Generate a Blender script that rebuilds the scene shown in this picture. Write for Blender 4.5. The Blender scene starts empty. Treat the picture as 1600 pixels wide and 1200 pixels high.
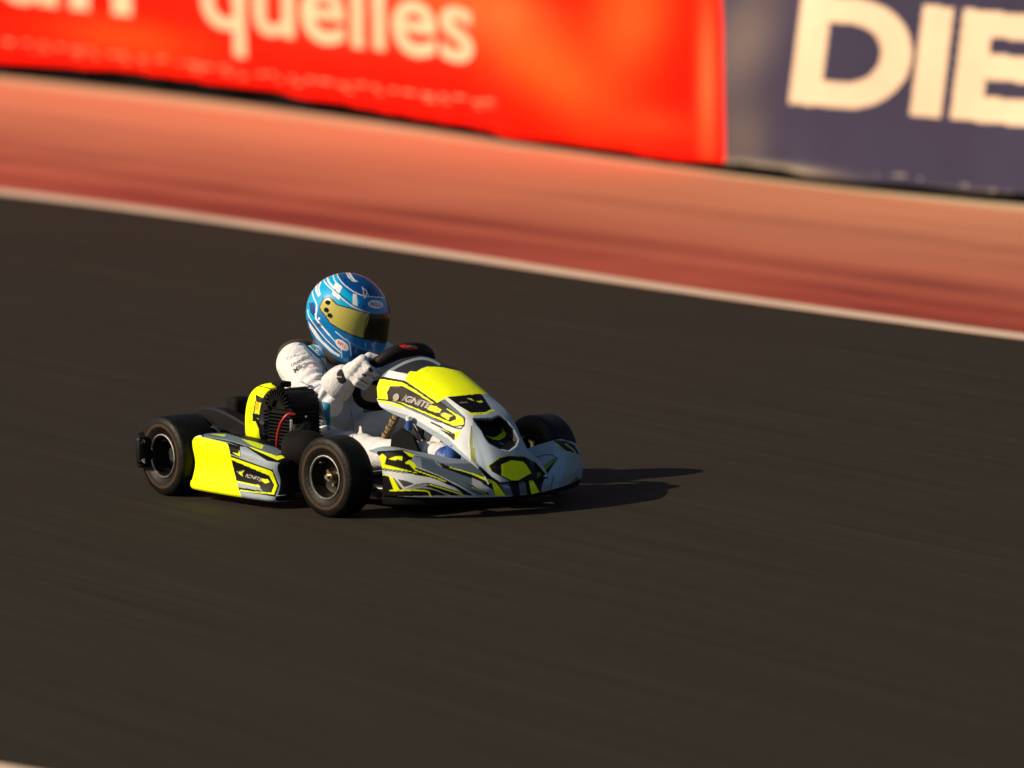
import bpy, bmesh, math, random
import numpy as np
from mathutils import Vector, Matrix
PI = math.pi
R = math.radians
random.seed(3)
rng = np.random.default_rng(3)
scn = bpy.context.scene
C = scn.collection

# ------------------------------------------------------------------ camera
CAM = np.array([20.03773, -13.76441, 2.90180])
AZ, EL, ROLL = R(35.234), R(6.2236), R(-1.4962)
F, CX, CY = 10481.4, 595.09, 642.04
_d = np.array([math.cos(EL)*math.cos(AZ), -math.cos(EL)*math.sin(AZ), math.sin(EL)])
FW = -_d
_r = np.cross(FW, [0, 0, 1]); _r /= np.linalg.norm(_r)
_u = np.cross(_r, FW)
RR = math.cos(ROLL)*_r + math.sin(ROLL)*_u
UU = -math.sin(ROLL)*_r + math.cos(ROLL)*_u
cam_d = bpy.data.cameras.new('camera')
cam = bpy.data.objects.new('camera', cam_d)
C.objects.link(cam)
cam.matrix_world = Matrix(((RR[0], UU[0], -FW[0], CAM[0]), (RR[1], UU[1], -FW[1], CAM[1]),
                           (RR[2], UU[2], -FW[2], CAM[2]), (0, 0, 0, 1)))
cam_d.sensor_width = 36
cam_d.lens = F*36/1600
cam_d.shift_x = (800-CX)/1600
cam_d.shift_y = (CY-600)/1600
cam_d.clip_start = .5
cam_d.clip_end = 3000
cam_d.dof.use_dof = True
cam_d.dof.focus_distance = 23.75
cam_d.dof.aperture_fstop = 2.1
scn.camera = cam

# ------------------------------------------------------------------ world and sun
SUN_EL = R(31.5)
SUN_DIR = np.array([-.36*math.cos(SUN_EL), -.933*math.cos(SUN_EL), math.sin(SUN_EL)])
world = bpy.data.worlds.new('World')
scn.world = world
world.use_nodes = True
wn = world.node_tree
bg = wn.nodes['Background']
sky = wn.nodes.new('ShaderNodeTexSky')
sky.sky_type = 'NISHITA'
sky.sun_disc = False
sky.sun_elevation = SUN_EL
sky.sun_rotation = math.atan2(SUN_DIR[0], SUN_DIR[1])
sky.dust_density = 2.0
wn.links.new(sky.outputs[0], bg.inputs[0])
bg.inputs[1].default_value = 0.05
sd = bpy.data.lights.new('sun', 'SUN')
sd.energy = 4.7
sd.angle = R(.55)
sd.color = (1.0, .80, .58)
sun = bpy.data.objects.new('sun', sd)
C.objects.link(sun)
sun.location = (-5, -15, 12)
sun.rotation_euler = Vector(SUN_DIR).to_track_quat('Z', 'Y').to_euler()
scn.view_settings.view_transform = 'Standard'
scn.view_settings.look = 'None'
scn.view_settings.exposure = 0.25
scn.view_settings.gamma = 1.0
scn.view_settings.use_curve_mapping = False

# ------------------------------------------------------------------ helpers: measuring
def proj(P):
    v = np.asarray(P, float)-CAM
    z = v@FW
    return np.stack([CX+F*(v@RR)/z, CY-F*(v@UU)/z], -1)
def inv(px, py, ax, val):
    d = FW+RR*(px-CX)/F-UU*(py-CY)/F
    return CAM+(val-CAM[ax])/d[ax]*d
def crm(t):
    return np.stack([-.5*t**3+t**2-.5*t, 1.5*t**3-2.5*t**2+1, -1.5*t**3+2*t**2+.5*t, .5*t**3-.5*t**2], -1)
def cr(P, n):
    """Catmull-Rom through the rows of P, n samples (any trailing shape)"""
    P = np.asarray(P, float)
    m = len(P)
    t = np.linspace(0, m-1, n)
    i = np.minimum(t.astype(int), m-2)
    w = crm(t-i)
    Q = np.concatenate([(2*P[0]-P[1])[None], P, (2*P[-1]-P[-2])[None]])
    sh = (n,)+(1,)*(P.ndim-1)
    return sum(w[:, k].reshape(sh)*Q[i+k] for k in range(4))

# ------------------------------------------------------------------ helpers: materials
def mat(name, col, rough=.5, metal=0., coat=0., bump=None, var=None, spec=.5, attr=False, coatr=.05, stretch=(1,1,1), sheen=0):
    m = bpy.data.materials.new(name)
    m.use_nodes = True
    nt = m.node_tree
    b = nt.nodes['Principled BSDF']
    b.inputs['Base Color'].default_value = (*col, 1)
    b.inputs['Roughness'].default_value = rough
    b.inputs['Metallic'].default_value = metal
    b.inputs['Coat Weight'].default_value = coat
    b.inputs['Coat Roughness'].default_value = coatr
    b.inputs['Specular IOR Level'].default_value = spec
    if sheen: b.inputs['Sheen Weight'].default_value = sheen
    L = nt.links.new
    tc = nt.nodes.new('ShaderNodeTexCoord')
    mp = nt.nodes.new('ShaderNodeMapping'); mp.inputs['Scale'].default_value = stretch
    L(tc.outputs['Object'], mp.inputs[0])
    src = None
    if attr:
        a = nt.nodes.new('ShaderNodeAttribute'); a.attribute_name = 'Paint'
        src = a.outputs['Color']
        L(src, b.inputs['Base Color'])
    if var:                                   # (scale, amount): dirt and tone variation
        n = nt.nodes.new('ShaderNodeTexNoise'); n.inputs['Scale'].default_value = var[0]
        n.inputs['Detail'].default_value = 6; n.inputs['Roughness'].default_value = .65
        L(mp.outputs[0], n.inputs[0])
        mr = nt.nodes.new('ShaderNodeMapRange')
        mr.inputs['From Min'].default_value = .3; mr.inputs['From Max'].default_value = .7
        mr.inputs['To Min'].default_value = 1-var[1]; mr.inputs['To Max'].default_value = 1+var[1]*.5
        L(n.outputs[0], mr.inputs[0])
        mx = nt.nodes.new('ShaderNodeVectorMath'); mx.operation = 'SCALE'
        if src: L(src, mx.inputs[0])
        else: mx.inputs[0].default_value = col
        L(mr.outputs[0], mx.inputs['Scale'])
        L(mx.outputs[0], b.inputs['Base Color'])
        mr2 = nt.nodes.new('ShaderNodeMapRange')
        mr2.inputs['To Min'].default_value = max(rough-.1, .02); mr2.inputs['To Max'].default_value = rough+.15
        L(n.outputs[0], mr2.inputs[0]); L(mr2.outputs[0], b.inputs['Roughness'])
    if bump:                                  # (scale, strength, distance)
        n = nt.nodes.new('ShaderNodeTexNoise'); n.inputs['Scale'].default_value = bump[0]
        n.inputs['Detail'].default_value = 5
        L(mp.outputs[0], n.inputs[0])
        bp = nt.nodes.new('ShaderNodeBump'); bp.inputs['Strength'].default_value = bump[1]
        bp.inputs['Distance'].default_value = bump[2]
        L(n.outputs[0], bp.inputs['Height']); L(bp.outputs[0], b.inputs['Normal'])
    return m

def scuff(m, amt=.55):
    nt = m.node_tree; L = nt.links.new; b = nt.nodes['Principled BSDF']
    src = b.inputs['Base Color'].links[0].from_socket
    tc = nt.nodes.new('ShaderNodeTexCoord'); mp = nt.nodes.new('ShaderNodeMapping')
    mp.inputs['Scale'].default_value = (14, 40, 60); mp.inputs['Rotation'].default_value = (.3, .2, .4)
    L(tc.outputs['Object'], mp.inputs[0])
    n = nt.nodes.new('ShaderNodeTexNoise'); n.inputs['Scale'].default_value = 1; n.inputs['Detail'].default_value = 8; n.inputs['Roughness'].default_value = .7
    L(mp.outputs[0], n.inputs[0])
    mr = nt.nodes.new('ShaderNodeMapRange'); mr.inputs['From Min'].default_value = .60; mr.inputs['From Max'].default_value = .72; mr.inputs['To Max'].default_value = amt
    L(n.outputs[0], mr.inputs[0])
    mx = nt.nodes.new('ShaderNodeMix'); mx.data_type = 'RGBA'; mx.inputs[7].default_value = (.05, .045, .04, 1)
    L(mr.outputs[0], mx.inputs[0]); L(src, mx.inputs[6]); L(mx.outputs[2], b.inputs['Base Color'])
YEL = (.80, .93, .005)
SIL = (.29, .37, .45)
SLW = (.62, .68, .72)
BLK = (.005, .005, .006)
DGB = (.10, .14, .18)
WHT = (.78, .78, .78)

M = {}
M['paint'] = mat('bodywork_sticker', (.5,.5,.5), .50, 0, .0, spec=.12, attr=True, var=(9, .12), bump=(60,.05,.001))
scuff(M['paint'])
M['helmet'] = mat('helmet_lacquer', (.5,.5,.5), .35, .0, .55, spec=.3, attr=True, var=(14, .05), coatr=.04)
M['suit'] = mat('race_suit_cloth', (.5,.5,.5), .85, attr=True, var=(16, .10), bump=(38, .6, .010), sheen=.1)
M['glove'] = mat('glove_cloth', (.5,.5,.5), .8, attr=True, var=(60, .30), bump=(150, .6, .004))
M['rubber'] = mat('tyre_rubber', (.006,.0055,.005), .5, bump=(90,.6,.003), var=(18,.8), spec=.2)
M['rubber_side'] = mat('tyre_sidewall_sheen', (.050,.028,.014), .5, bump=(120,.3,.001), var=(10,.3), spec=.25)  # brown sidewall band: grazing sheen put into the base colour
M['black'] = mat('black_plastic', (.006,.006,.007), .45, spec=.22, bump=(90,.15,.001), var=(20,.3))
M['matte'] = mat('black_matte', (.005,.005,.005), .75, spec=.12, var=(20,.3))
M['rim'] = mat('rim_metal', (.03,.027,.024), .42, .8, var=(25,.3))
M['rimlip'] = mat('rim_edge', (.62,.60,.56), .33, .9, var=(60,.3))
M['gold'] = mat('anodised_hub', (.55,.42,.24), .35, .85, var=(40,.35))
M['dull'] = mat('dull_bolt', (.30,.27,.21), .6, .2, var=(90,.5))
M['steel'] = mat('steel', (.55,.53,.5), .33, .9, var=(40,.3))
M['chassis'] = mat('chassis_tube', (.06,.06,.065), .35, .6, var=(30,.3))
M['visor'] = mat('gold_mirror_visor', (.5,.5,.5), .20, .0, coat=.05, spec=.3, attr=True)
M['alu'] = mat('engine_casting', (.0045,.0045,.005), .55, .0, spec=.2, var=(50,.3), bump=(200,.2,.001))
M['red'] = mat('red_hose', (.34,.006,.008), .35, var=(40,.2))
M['grip'] = mat('suede_grip', (.006,.0055,.0055), .8, spec=.1, bump=(300,.4,.001), var=(40,.4))
M['pad'] = mat('wheel_pad', (.5,.5,.5), .6, spec=.15, attr=True, bump=(200,.2,.001))
M['blue'] = mat('blue_leather', (.01,.07,.30), .5, var=(50,.25), bump=(70,.4,.004))
M['collar'] = mat('dark_padding', (.045,.028,.010), .8, var=(40,.4), bump=(60,.5,.006))
M['white'] = mat('white_plastic', (.75,.75,.75), .35)

# ------------------------------------------------------------------ helpers: objects
def thing(name, label, cat, loc=(0,0,0), group=None):
    o = bpy.data.objects.new(name, None); C.objects.link(o)
    o.location = loc; o['label'] = label; o['category'] = cat
    if group: o['group'] = group
    return o
def link(name, me, m, parent=None, kind=None, smooth=True, label=None):
    o = bpy.data.objects.new(name, me); C.objects.link(o)
    if m:
        if isinstance(m, (list, tuple)):
            for q in m: me.materials.append(q)
        elif not me.materials: me.materials.append(m)
    if smooth: me.shade_smooth()
    if parent:
        o.parent = parent
        bpy.context.view_layer.update()
        o.matrix_parent_inverse = parent.matrix_world.inverted()
    if kind: o['kind'] = kind
    if label: o['label'] = label
    return o
def from_bm(name, bm, m, parent=None, **k):
    me = bpy.data.meshes.new(name); bm.normal_update(); bm.to_mesh(me); bm.free()
    return link(name, me, m, parent, **k)
def grid_mesh(name, G, close_u=False):
    """G: (nu,nv,3)"""
    nu, nv = G.shape[:2]
    me = bpy.data.meshes.new(name)
    idx = np.arange(nu*nv).reshape(nu, nv)
    if close_u: idx = np.concatenate([idx, idx[:1]])
    a, b, c, d = idx[:-1, :-1], idx[1:, :-1], idx[1:, 1:], idx[:-1, 1:]
    q = np.stack([a, b, c, d], -1).reshape(-1, 4)
    me.vertices.add(nu*nv); me.vertices.foreach_set('co', G.reshape(-1).astype(np.float32))
    me.loops.add(len(q)*4); me.loops.foreach_set('vertex_index', q.reshape(-1).astype(np.int32))
    me.polygons.add(len(q))
    me.polygons.foreach_set('loop_start', np.arange(0, len(q)*4, 4, dtype=np.int32))
    me.update(calc_edges=True); me.validate()
    return me
def tube_bm(bm, pts, rad, seg=12, n=None, cap=True, closed=False):
    P = np.array(pts, float)
    n = n or max(2, (len(P)-1)*6+1)
    rad = np.ones(len(P))*rad if np.isscalar(rad) else np.array(rad, float)
    if len(P) > 2: Q = cr(P, n); r = cr(rad, n)
    else: Q = np.linspace(P[0], P[1], 2); r = np.linspace(rad[0], rad[1], 2)
    rings = []
    up = None
    for i in range(len(Q)):
        t = Q[min(i+1, len(Q)-1)]-Q[max(i-1, 0)]; t /= np.linalg.norm(t)+1e-9
        if up is None:
            up = np.cross(t, [0, 0, 1.]) if abs(t[2]) < .9 else np.cross(t, [0, 1., 0])
        up = up-t*(up@t); up /= np.linalg.norm(up)
        v = np.cross(t, up)
        rings.append([bm.verts.new(Q[i]+r[i]*(math.cos(2*PI*k/seg)*up+math.sin(2*PI*k/seg)*v)) for k in range(seg)])
    for a, b in zip(rings[:-1], rings[1:]):
        for k in range(seg):
            bm.faces.new((a[k], a[(k+1) % seg], b[(k+1) % seg], b[k]))
    if cap:
        bm.faces.new(rings[0][::-1]); bm.faces.new(rings[-1])
def tube(name, pts, rad, m, parent, seg=14, n=None, **k):
    bm = bmesh.new(); tube_bm(bm, pts, rad, seg, n); bmesh.ops.recalc_face_normals(bm, faces=bm.faces)
    o = from_bm(name, bm, m, parent, **k)
    auto(o)
    return o
def auto(o, ang=35):
    me = o.data
    me.shade_smooth()
    bm = bmesh.new(); bm.from_mesh(me)
    for e in bm.edges:
        if len(e.link_faces) == 2 and e.calc_face_angle(0) > R(ang): e.smooth = False
    bm.to_mesh(me); bm.free()
def lathe(name, prof, m, parent, center=(0,0,0), seg=72, mats=None, yaw=0, **k):
    """prof: list of (offset along wheel axis (-Y outward), radius[, mat index]); axis = Y"""
    bm = bmesh.new()
    rings = []
    for p in prof:
        rings.append([bm.verts.new((p[1]*math.cos(2*PI*i/seg), p[0], p[1]*math.sin(2*PI*i/seg))) for i in range(seg)])
    for j, (a, b) in enumerate(zip(rings[:-1], rings[1:])):
        for i in range(seg):
            f = bm.faces.new((a[i], b[i], b[(i+1) % seg], a[(i+1) % seg]))
            f.material_index = prof[j][2] if len(prof[j]) > 2 else 0
    bmesh.ops.remove_doubles(bm, verts=bm.verts, dist=1e-5)
    bmesh.ops.rotate(bm, verts=bm.verts, cent=(0,0,0), matrix=Matrix.Rotation(yaw, 3, 'Z'))
    bmesh.ops.translate(bm, verts=bm.verts, vec=center)
    bmesh.ops.recalc_face_normals(bm, faces=bm.faces)
    o = from_bm(name, bm, m, parent, **k); auto(o, 40)
    return o
def rbox_bm(bm, lo, hi, bev=.006, seg=2, rot=None, cent=None):
    b2 = bmesh.new()
    bmesh.ops.create_cube(b2, size=1)
    lo, hi = np.array(lo, float), np.array(hi, float)
    for v in b2.verts:
        v.co = Vector(lo+(np.array(v.co)+.5)*(hi-lo))
    if bev: bmesh.ops.bevel(b2, geom=list(b2.edges), offset=bev, segments=seg, affect='EDGES', profile=.5)
    if rot is not None:
        c = Vector((lo+hi)/2) if cent is None else Vector(cent)
        bmesh.ops.rotate(b2, verts=b2.verts, cent=c, matrix=rot)
    me = bpy.data.meshes.new('tmp'); b2.to_mesh(me); b2.free()
    bm.from_mesh(me); bpy.data.meshes.remove(me)
def rbox(name, lo, hi, m, parent, bev=.006, rot=None, **k):
    bm = bmesh.new(); rbox_bm(bm, lo, hi, bev, 3, rot)
    o = from_bm(name, bm, m, parent, **k); auto(o, 50)
    return o
def bolt_bm(bm, p, d, r, h, seg=6):
    p = np.array(p, float); d = np.array(d, float); d /= np.linalg.norm(d)
    tube_bm(bm, [p, p+d*h], r, seg)
def bolt(name, p, d, r, h, m, parent, seg=6):
    bm = bmesh.new(); bolt_bm(bm, p, d, r, h, seg); bmesh.ops.recalc_face_normals(bm, faces=bm.faces)
    o = from_bm(name, bm, m, parent, smooth=False)
    return o

# ---- painting: colours of the printed stickers, one value per vertex of a dense mesh
def inpoly(P, poly):
    poly = np.array(poly, float)
    ins = np.zeros(len(P), bool)
    lo, hi = poly.min(0), poly.max(0)
    w = np.where((P[:, 0] >= lo[0]) & (P[:, 0] <= hi[0]) & (P[:, 1] >= lo[1]) & (P[:, 1] <= hi[1]))[0]
    if len(w) == 0: return ins
    x, y = P[w, 0], P[w, 1]
    r = np.zeros(len(w), bool)
    for (x0, y0), (x1, y1) in zip(poly, np.roll(poly, -1, 0)):
        if y0 == y1: continue
        r ^= ((y0 > y) != (y1 > y)) & (x < (x1-x0)*(y-y0)/(y1-y0)+x0)
    ins[w] = r
    return ins
def online(P, pts, wd):
    pts = np.array(pts, float)
    if len(pts) > 2: pts = cr(pts, len(pts)*5)
    res = np.zeros(len(P), bool)
    for a, b in zip(pts[:-1], pts[1:]):
        d = b-a; L = d@d+1e-9
        t = np.clip(((P-a)@d)/L, 0, 1)
        res |= np.hypot(*(P-a-t[:, None]*d).T) < wd/2
    return res
_glyph = {}
def glyphs(txt, bold=.0, shear=0.):
    key = (txt, bold, shear)
    if key not in _glyph:
        cu = bpy.data.curves.new('t', 'FONT'); cu.body = txt; cu.offset = bold; cu.shear = shear
        o = bpy.data.objects.new('t', cu); C.objects.link(o)
        dg = bpy.context.evaluated_depsgraph_get()
        me = o.evaluated_get(dg).to_mesh()
        V = np.array([v.co[:2] for v in me.vertices]); T = []
        for p in me.polygons:
            vs = list(p.vertices)
            for k in range(1, len(vs)-1): T.append((vs[0], vs[k], vs[k+1]))
        tri = V[np.array(T)]
        lo, hi = V.min(0), V.max(0)
        o.evaluated_get(dg).to_mesh_clear()
        bpy.data.objects.remove(o); bpy.data.curves.remove(cu)
        _glyph[key] = (tri, lo, hi)
    return _glyph[key]
def intext(P, txt, o, ex, ey, bold=0., shear=0.):
    """o: px of lower-left; ex: px vector of the whole width; ey: px vector of the whole height"""
    tri, lo, hi = glyphs(txt, bold, shear)
    A = np.array([ex, ey], float)
    Q = (P-np.array(o, float))@np.linalg.inv(A)
    ok = np.where((Q > -.02).all(1) & (Q < 1.02).all(1))[0]
    r = np.zeros(len(P), bool)
    if len(ok) == 0: return r
    q = Q[ok]*(hi-lo)+lo
    rr = np.zeros(len(ok), bool)
    for t in tri:
        a, b, c = t
        d1 = (q[:, 0]-b[0])*(a[1]-b[1])-(a[0]-b[0])*(q[:, 1]-b[1])
        d2 = (q[:, 0]-c[0])*(b[1]-c[1])-(b[0]-c[0])*(q[:, 1]-c[1])
        d3 = (q[:, 0]-a[0])*(c[1]-a[1])-(c[0]-a[0])*(q[:, 1]-a[1])
        rr |= ((d1 >= 0) & (d2 >= 0) & (d3 >= 0)) | ((d1 <= 0) & (d2 <= 0) & (d3 <= 0))
    r[ok] = rr
    return r
def paint(me, base, ops, facing=True, co=None, z=None):
    n = len(me.vertices)
    P3 = np.empty(n*3, np.float32); me.vertices.foreach_get('co', P3); P3 = P3.reshape(-1, 3).astype(float)
    N3 = np.empty(n*3, np.float32); me.vertices.foreach_get('normal', N3); N3 = N3.reshape(-1, 3)
    P = proj(P3)
    col = np.ones((n, 4), np.float32); col[:, :3] = base
    vis = ((N3@FW) < .02) if facing else np.ones(n, bool)
    W = np.where(vis)[0]
    Pw = P[W]
    for op in ops:
        k = op[0]
        if k == 'p': s = inpoly(Pw, op[2])
        elif k == 'l': s = online(Pw, op[2], op[3])
        elif k == 't': s = intext(Pw, *op[2:])
        elif k == 'e':
            (cx, cy), rx, ry, an = op[2:]
            d = Pw-np.array([cx, cy]); c, s_ = math.cos(R(an)), math.sin(R(an))
            s = ((d[:, 0]*c+d[:, 1]*s_)/rx)**2+((-d[:, 0]*s_+d[:, 1]*c)/ry)**2 < 1
        elif k == 'f': s = op[2](P3[W], N3[W])
        if k == 'b':
            (cx, cy), rx, ry, an, am = op[2:]
            d = Pw-np.array([cx, cy]); c, s_ = math.cos(R(an)), math.sin(R(an))
            g = am*np.exp(-((d[:, 0]*c+d[:, 1]*s_)/rx)**2-((-d[:, 0]*s_+d[:, 1]*c)/ry)**2)[:, None]
            col[W, :3] = col[W, :3]*(1-g)+np.array(op[1])*g
            continue
        col[W[s], :3] = op[1]
    at = me.color_attributes.new('Paint', 'FLOAT_COLOR', 'POINT')
    at.data.foreach_set('color', col.reshape(-1))
def Z(x0, y0, s, pts):                    # sticker outlines measured on an enlarged crop
    return [(x0+a/s, y0+b/s) for a, b in pts]
def solid(o, t):
    md = o.modifiers.new('thickness', 'SOLIDIFY'); md.thickness = t; md.offset = -1
    return o

# ================================================================== SETTING
def sheet(name, poly_lo, poly_hi, z, m, nx=1):
    """strip between two ground curves (lists of xy)"""
    me = bpy.data.meshes.new(name)
    n = len(poly_lo)
    V = [(p[0], p[1], z) for p in poly_lo]+[(p[0], p[1], z) for p in poly_hi]
    Fc = [(i, i+1, n+i+1, n+i) for i in range(n-1)]
    me.from_pydata(V, [], Fc)
    if me.polygons and me.polygons[0].normal.z < 0: me.flip_normals()
    return link(name, me, m, kind='structure', smooth=False)
def gpx(x, y): return inv(x, y, 2, 0.)[:2]
def extend(pts, d0=60, d1=60):
    pts = [np.array(p) for p in pts]
    a = pts[0]+(pts[0]-pts[1])/np.linalg.norm(pts[0]-pts[1])*d0
    b = pts[-1]+(pts[-1]-pts[-2])/np.linalg.norm(pts[-1]-pts[-2])*d1
    return [a]+pts+[b]
def smoothcurve(px, ext=60, deg=2):
    """px samples along a ground line -> smooth xy curve"""
    P = np.array([gpx(*p) for p in px])
    x = P[:, 0]
    c = np.polyfit(x, P[:, 1], 4 if len(px) > 5 else 3)
    xs = np.linspace(x.min(), x.max(), 40)
    q = [(a, np.polyval(c, a)) for a in xs]
    return extend(q, ext, ext)

def ground_mat(name, col, col2, col3, stretch, fine, bump, rough, speck=0.0, spec=.5, streak=.12):
    """asphalt / painted run-off: aggregate grain, patches, and lengthwise wear along the driving line"""
    m = bpy.data.materials.new(name); m.use_nodes = True
    nt = m.node_tree; L = nt.links.new; b = nt.nodes['Principled BSDF']
    tc = nt.nodes.new('ShaderNodeTexCoord')
    rot = nt.nodes.new('ShaderNodeMapping'); rot.inputs['Rotation'].default_value = (0, 0, R(9.5))
    L(tc.outputs['Object'], rot.inputs[0])
    mp = nt.nodes.new('ShaderNodeMapping'); mp.inputs['Scale'].default_value = stretch
    L(rot.outputs[0], mp.inputs[0])
    n1 = nt.nodes.new('ShaderNodeTexNoise'); n1.inputs['Scale'].default_value = 1; n1.inputs['Detail'].default_value = 8
    n1.inputs['Roughness'].default_value = .7
    L(mp.outputs[0], n1.inputs[0])
    n2 = nt.nodes.new('ShaderNodeTexNoise'); n2.inputs['Scale'].default_value = .35; n2.inputs['Detail'].default_value = 5
    L(rot.outputs[0], n2.inputs[0])
    n3 = nt.nodes.new('ShaderNodeTexNoise'); n3.inputs['Scale'].default_value = fine; n3.inputs['Detail'].default_value = 3
    L(tc.outputs['Object'], n3.inputs[0])
    r1 = nt.nodes.new('ShaderNodeValToRGB')
    r1.color_ramp.elements[0].position = .32; r1.color_ramp.elements[0].color = (*col2, 1)
    r1.color_ramp.elements[1].position = .68; r1.color_ramp.elements[1].color = (*col, 1)
    L(n1.outputs[0], r1.inputs[0])
    mx = nt.nodes.new('ShaderNodeMix'); mx.data_type = 'RGBA'
    r2 = nt.nodes.new('ShaderNodeMapRange'); r2.inputs['From Min'].default_value = .42; r2.inputs['From Max'].default_value = .68
    r2.inputs['To Max'].default_value = .6
    L(n2.outputs[0], r2.inputs[0]); L(r2.outputs[0], mx.inputs[0]); L(r1.outputs[0], mx.inputs[6])
    mx.inputs[7].default_value = (*col3, 1)
    sc = nt.nodes.new('ShaderNodeVectorMath'); sc.operation = 'SCALE'
    r3 = nt.nodes.new('ShaderNodeMapRange'); r3.inputs['From Min'].default_value = .3; r3.inputs['From Max'].default_value = .7
    r3.inputs['To Min'].default_value = 1-speck; r3.inputs['To Max'].default_value = 1+speck
    L(n3.outputs[0], r3.inputs[0]); L(mx.outputs[2], sc.inputs[0]); L(r3.outputs[0], sc.inputs['Scale'])
    L(sc.outputs[0], b.inputs['Base Color'])
    # fine lengthwise scuffing from tyres, over the patches
    mp2 = nt.nodes.new('ShaderNodeMapping'); mp2.inputs['Scale'].default_value = (.55, 30, 1)
    L(rot.outputs[0], mp2.inputs[0])
    n4 = nt.nodes.new('ShaderNodeTexNoise'); n4.inputs['Scale'].default_value = 1; n4.inputs['Detail'].default_value = 4
    L(mp2.outputs[0], n4.inputs[0])
    r4 = nt.nodes.new('ShaderNodeMapRange'); r4.inputs['From Min'].default_value = .3; r4.inputs['From Max'].default_value = .75
    r4.inputs['To Min'].default_value = 1-streak; r4.inputs['To Max'].default_value = 1+streak*1.7
    L(n4.outputs[0], r4.inputs[0])
    s4 = nt.nodes.new('ShaderNodeVectorMath'); s4.operation = 'SCALE'
    L(sc.outputs[0], s4.inputs[0]); L(r4.outputs[0], s4.inputs['Scale']); L(s4.outputs[0], b.inputs['Base Color'])
    b.inputs['Roughness'].default_value = rough
    b.inputs['Specular IOR Level'].default_value = spec
    bp = nt.nodes.new('ShaderNodeBump'); bp.inputs['Strength'].default_value = bump; bp.inputs['Distance'].default_value = .004
    L(n3.outputs[0], bp.inputs['Height']); L(bp.outputs[0], b.inputs['Normal'])
    return m
def dusty(m, y0, y1, col, amt):
    nt = m.node_tree; L = nt.links.new; b = nt.nodes['Principled BSDF']
    src = b.inputs['Base Color'].links[0].from_socket
    rot = [n for n in nt.nodes if n.type == 'MAPPING'][0]
    sp = nt.nodes.new('ShaderNodeSeparateXYZ'); L(rot.outputs[0], sp.inputs[0])
    nz = [n for n in nt.nodes if n.type == 'TEX_NOISE'][0]
    ad = nt.nodes.new('ShaderNodeMath'); ad.operation = 'MULTIPLY_ADD'; ad.inputs[1].default_value = (y1-y0)*1.1
    L(nz.outputs[0], ad.inputs[0]); L(sp.outputs[1], ad.inputs[2])
    mr = nt.nodes.new('ShaderNodeMapRange'); mr.inputs['From Min'].default_value = y0+(y1-y0)*.55; mr.inputs['From Max'].default_value = y1+(y1-y0)*.55
    mr.inputs['To Max'].default_value = amt
    L(ad.outputs[0], mr.inputs[0])
    mx = nt.nodes.new('ShaderNodeMix'); mx.data_type = 'RGBA'; mx.inputs[7].default_value = (*col, 1)
    L(mr.outputs[0], mx.inputs[0]); L(src, mx.inputs[6]); L(mx.outputs[2], b.inputs['Base Color'])
M['asphalt'] = ground_mat('asphalt', (.0285,.0258,.0188), (.0190,.0170,.0123), (.0235,.0212,.0155), (.16, 9.0, 1), 220, .5, .9, .32, .10, .12)
M['runoff'] = ground_mat('red_painted_asphalt', (.37,.050,.024), (.16,.018,.010), (.42,.085,.050), (.07, 3.4, 1), 160, .3, .8, .12, .3, .24)
dusty(M['runoff'], 5.0, 8.2, (.56,.235,.130), .9)
M['line'] = ground_mat('white_line_paint', (.72,.58,.44), (.50,.36,.27), (.66,.50,.38), (.5, 6, 1), 120, .3, .7, .12)
M['concrete'] = ground_mat('pale_concrete', (.58,.47,.30), (.36,.27,.16), (.55,.44,.28), (.4, 6, 1), 60, .4, .85, .15)
M['sand'] = ground_mat('dry_ground', (.30,.22,.14), (.22,.16,.10), (.26,.2,.13), (.6, .9, 1), 30, .5, .95, .2)

me = bpy.data.meshes.new('ground')
me.from_pydata([(-900,-900,-.05),(900,-900,-.05),(900,900,-.05),(-900,900,-.05)], [], [(0,1,2,3)])
link('ground', me, M['sand'], kind='structure', smooth=False)

line_top = smoothcurve([(0,297),(400,350.5),(800,409),(1200,471),(1600,523)])
line_bot = smoothcurve([(0,306),(400,360),(800,418.5),(1200,481),(1600,533)])
strip_lo = smoothcurve([(0,131),(200,153),(400,180),(600,206),(800,230),(1000,261),(1200,285),(1400,309),(1600,330)])
strip_hi = smoothcurve([(0,121),(200,142),(400,167),(600,196),(800,223),(1000,255),(1200,281),(1400,303),(1600,321)])
near_line = extend([gpx(-300,1144), gpx(0,1196), gpx(300,1248)], 60, 60)
near_line_b = extend([gpx(-300,1165), gpx(0,1215), gpx(300,1265)], 60, 60)
# the asphalt sheet reaches under everything it borders
asph_lo = extend([(p[0], p[1]-25) for p in near_line[1:-1]], 70, 70)
far_all = [(p[0], p[1]+.02) for p in strip_lo]
asph = bpy.data.meshes.new('track')
lo = [(-90,-40),(90,-40)]
hp = [(q[0], q[1]+.1) for q in line_bot][::-1]
hp = sorted(hp, key=lambda q: -q[0])
asph.from_pydata([(x, y, 0) for x, y in lo+hp], [], [tuple(range(len(lo)+len(hp)))])
track = link('track', asph, M['asphalt'], kind='structure', smooth=False)
if track.data.polygons[0].normal.z < 0: track.data.flip_normals()
sheet('run_off', [(p[0], p[1]) for p in line_bot], far_all, .004, M['runoff'])
sheet('edge_line', line_bot, line_top, .008, M['line'])
sheet('near_edge_line', near_line_b, near_line, .006, M['line'])
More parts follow.
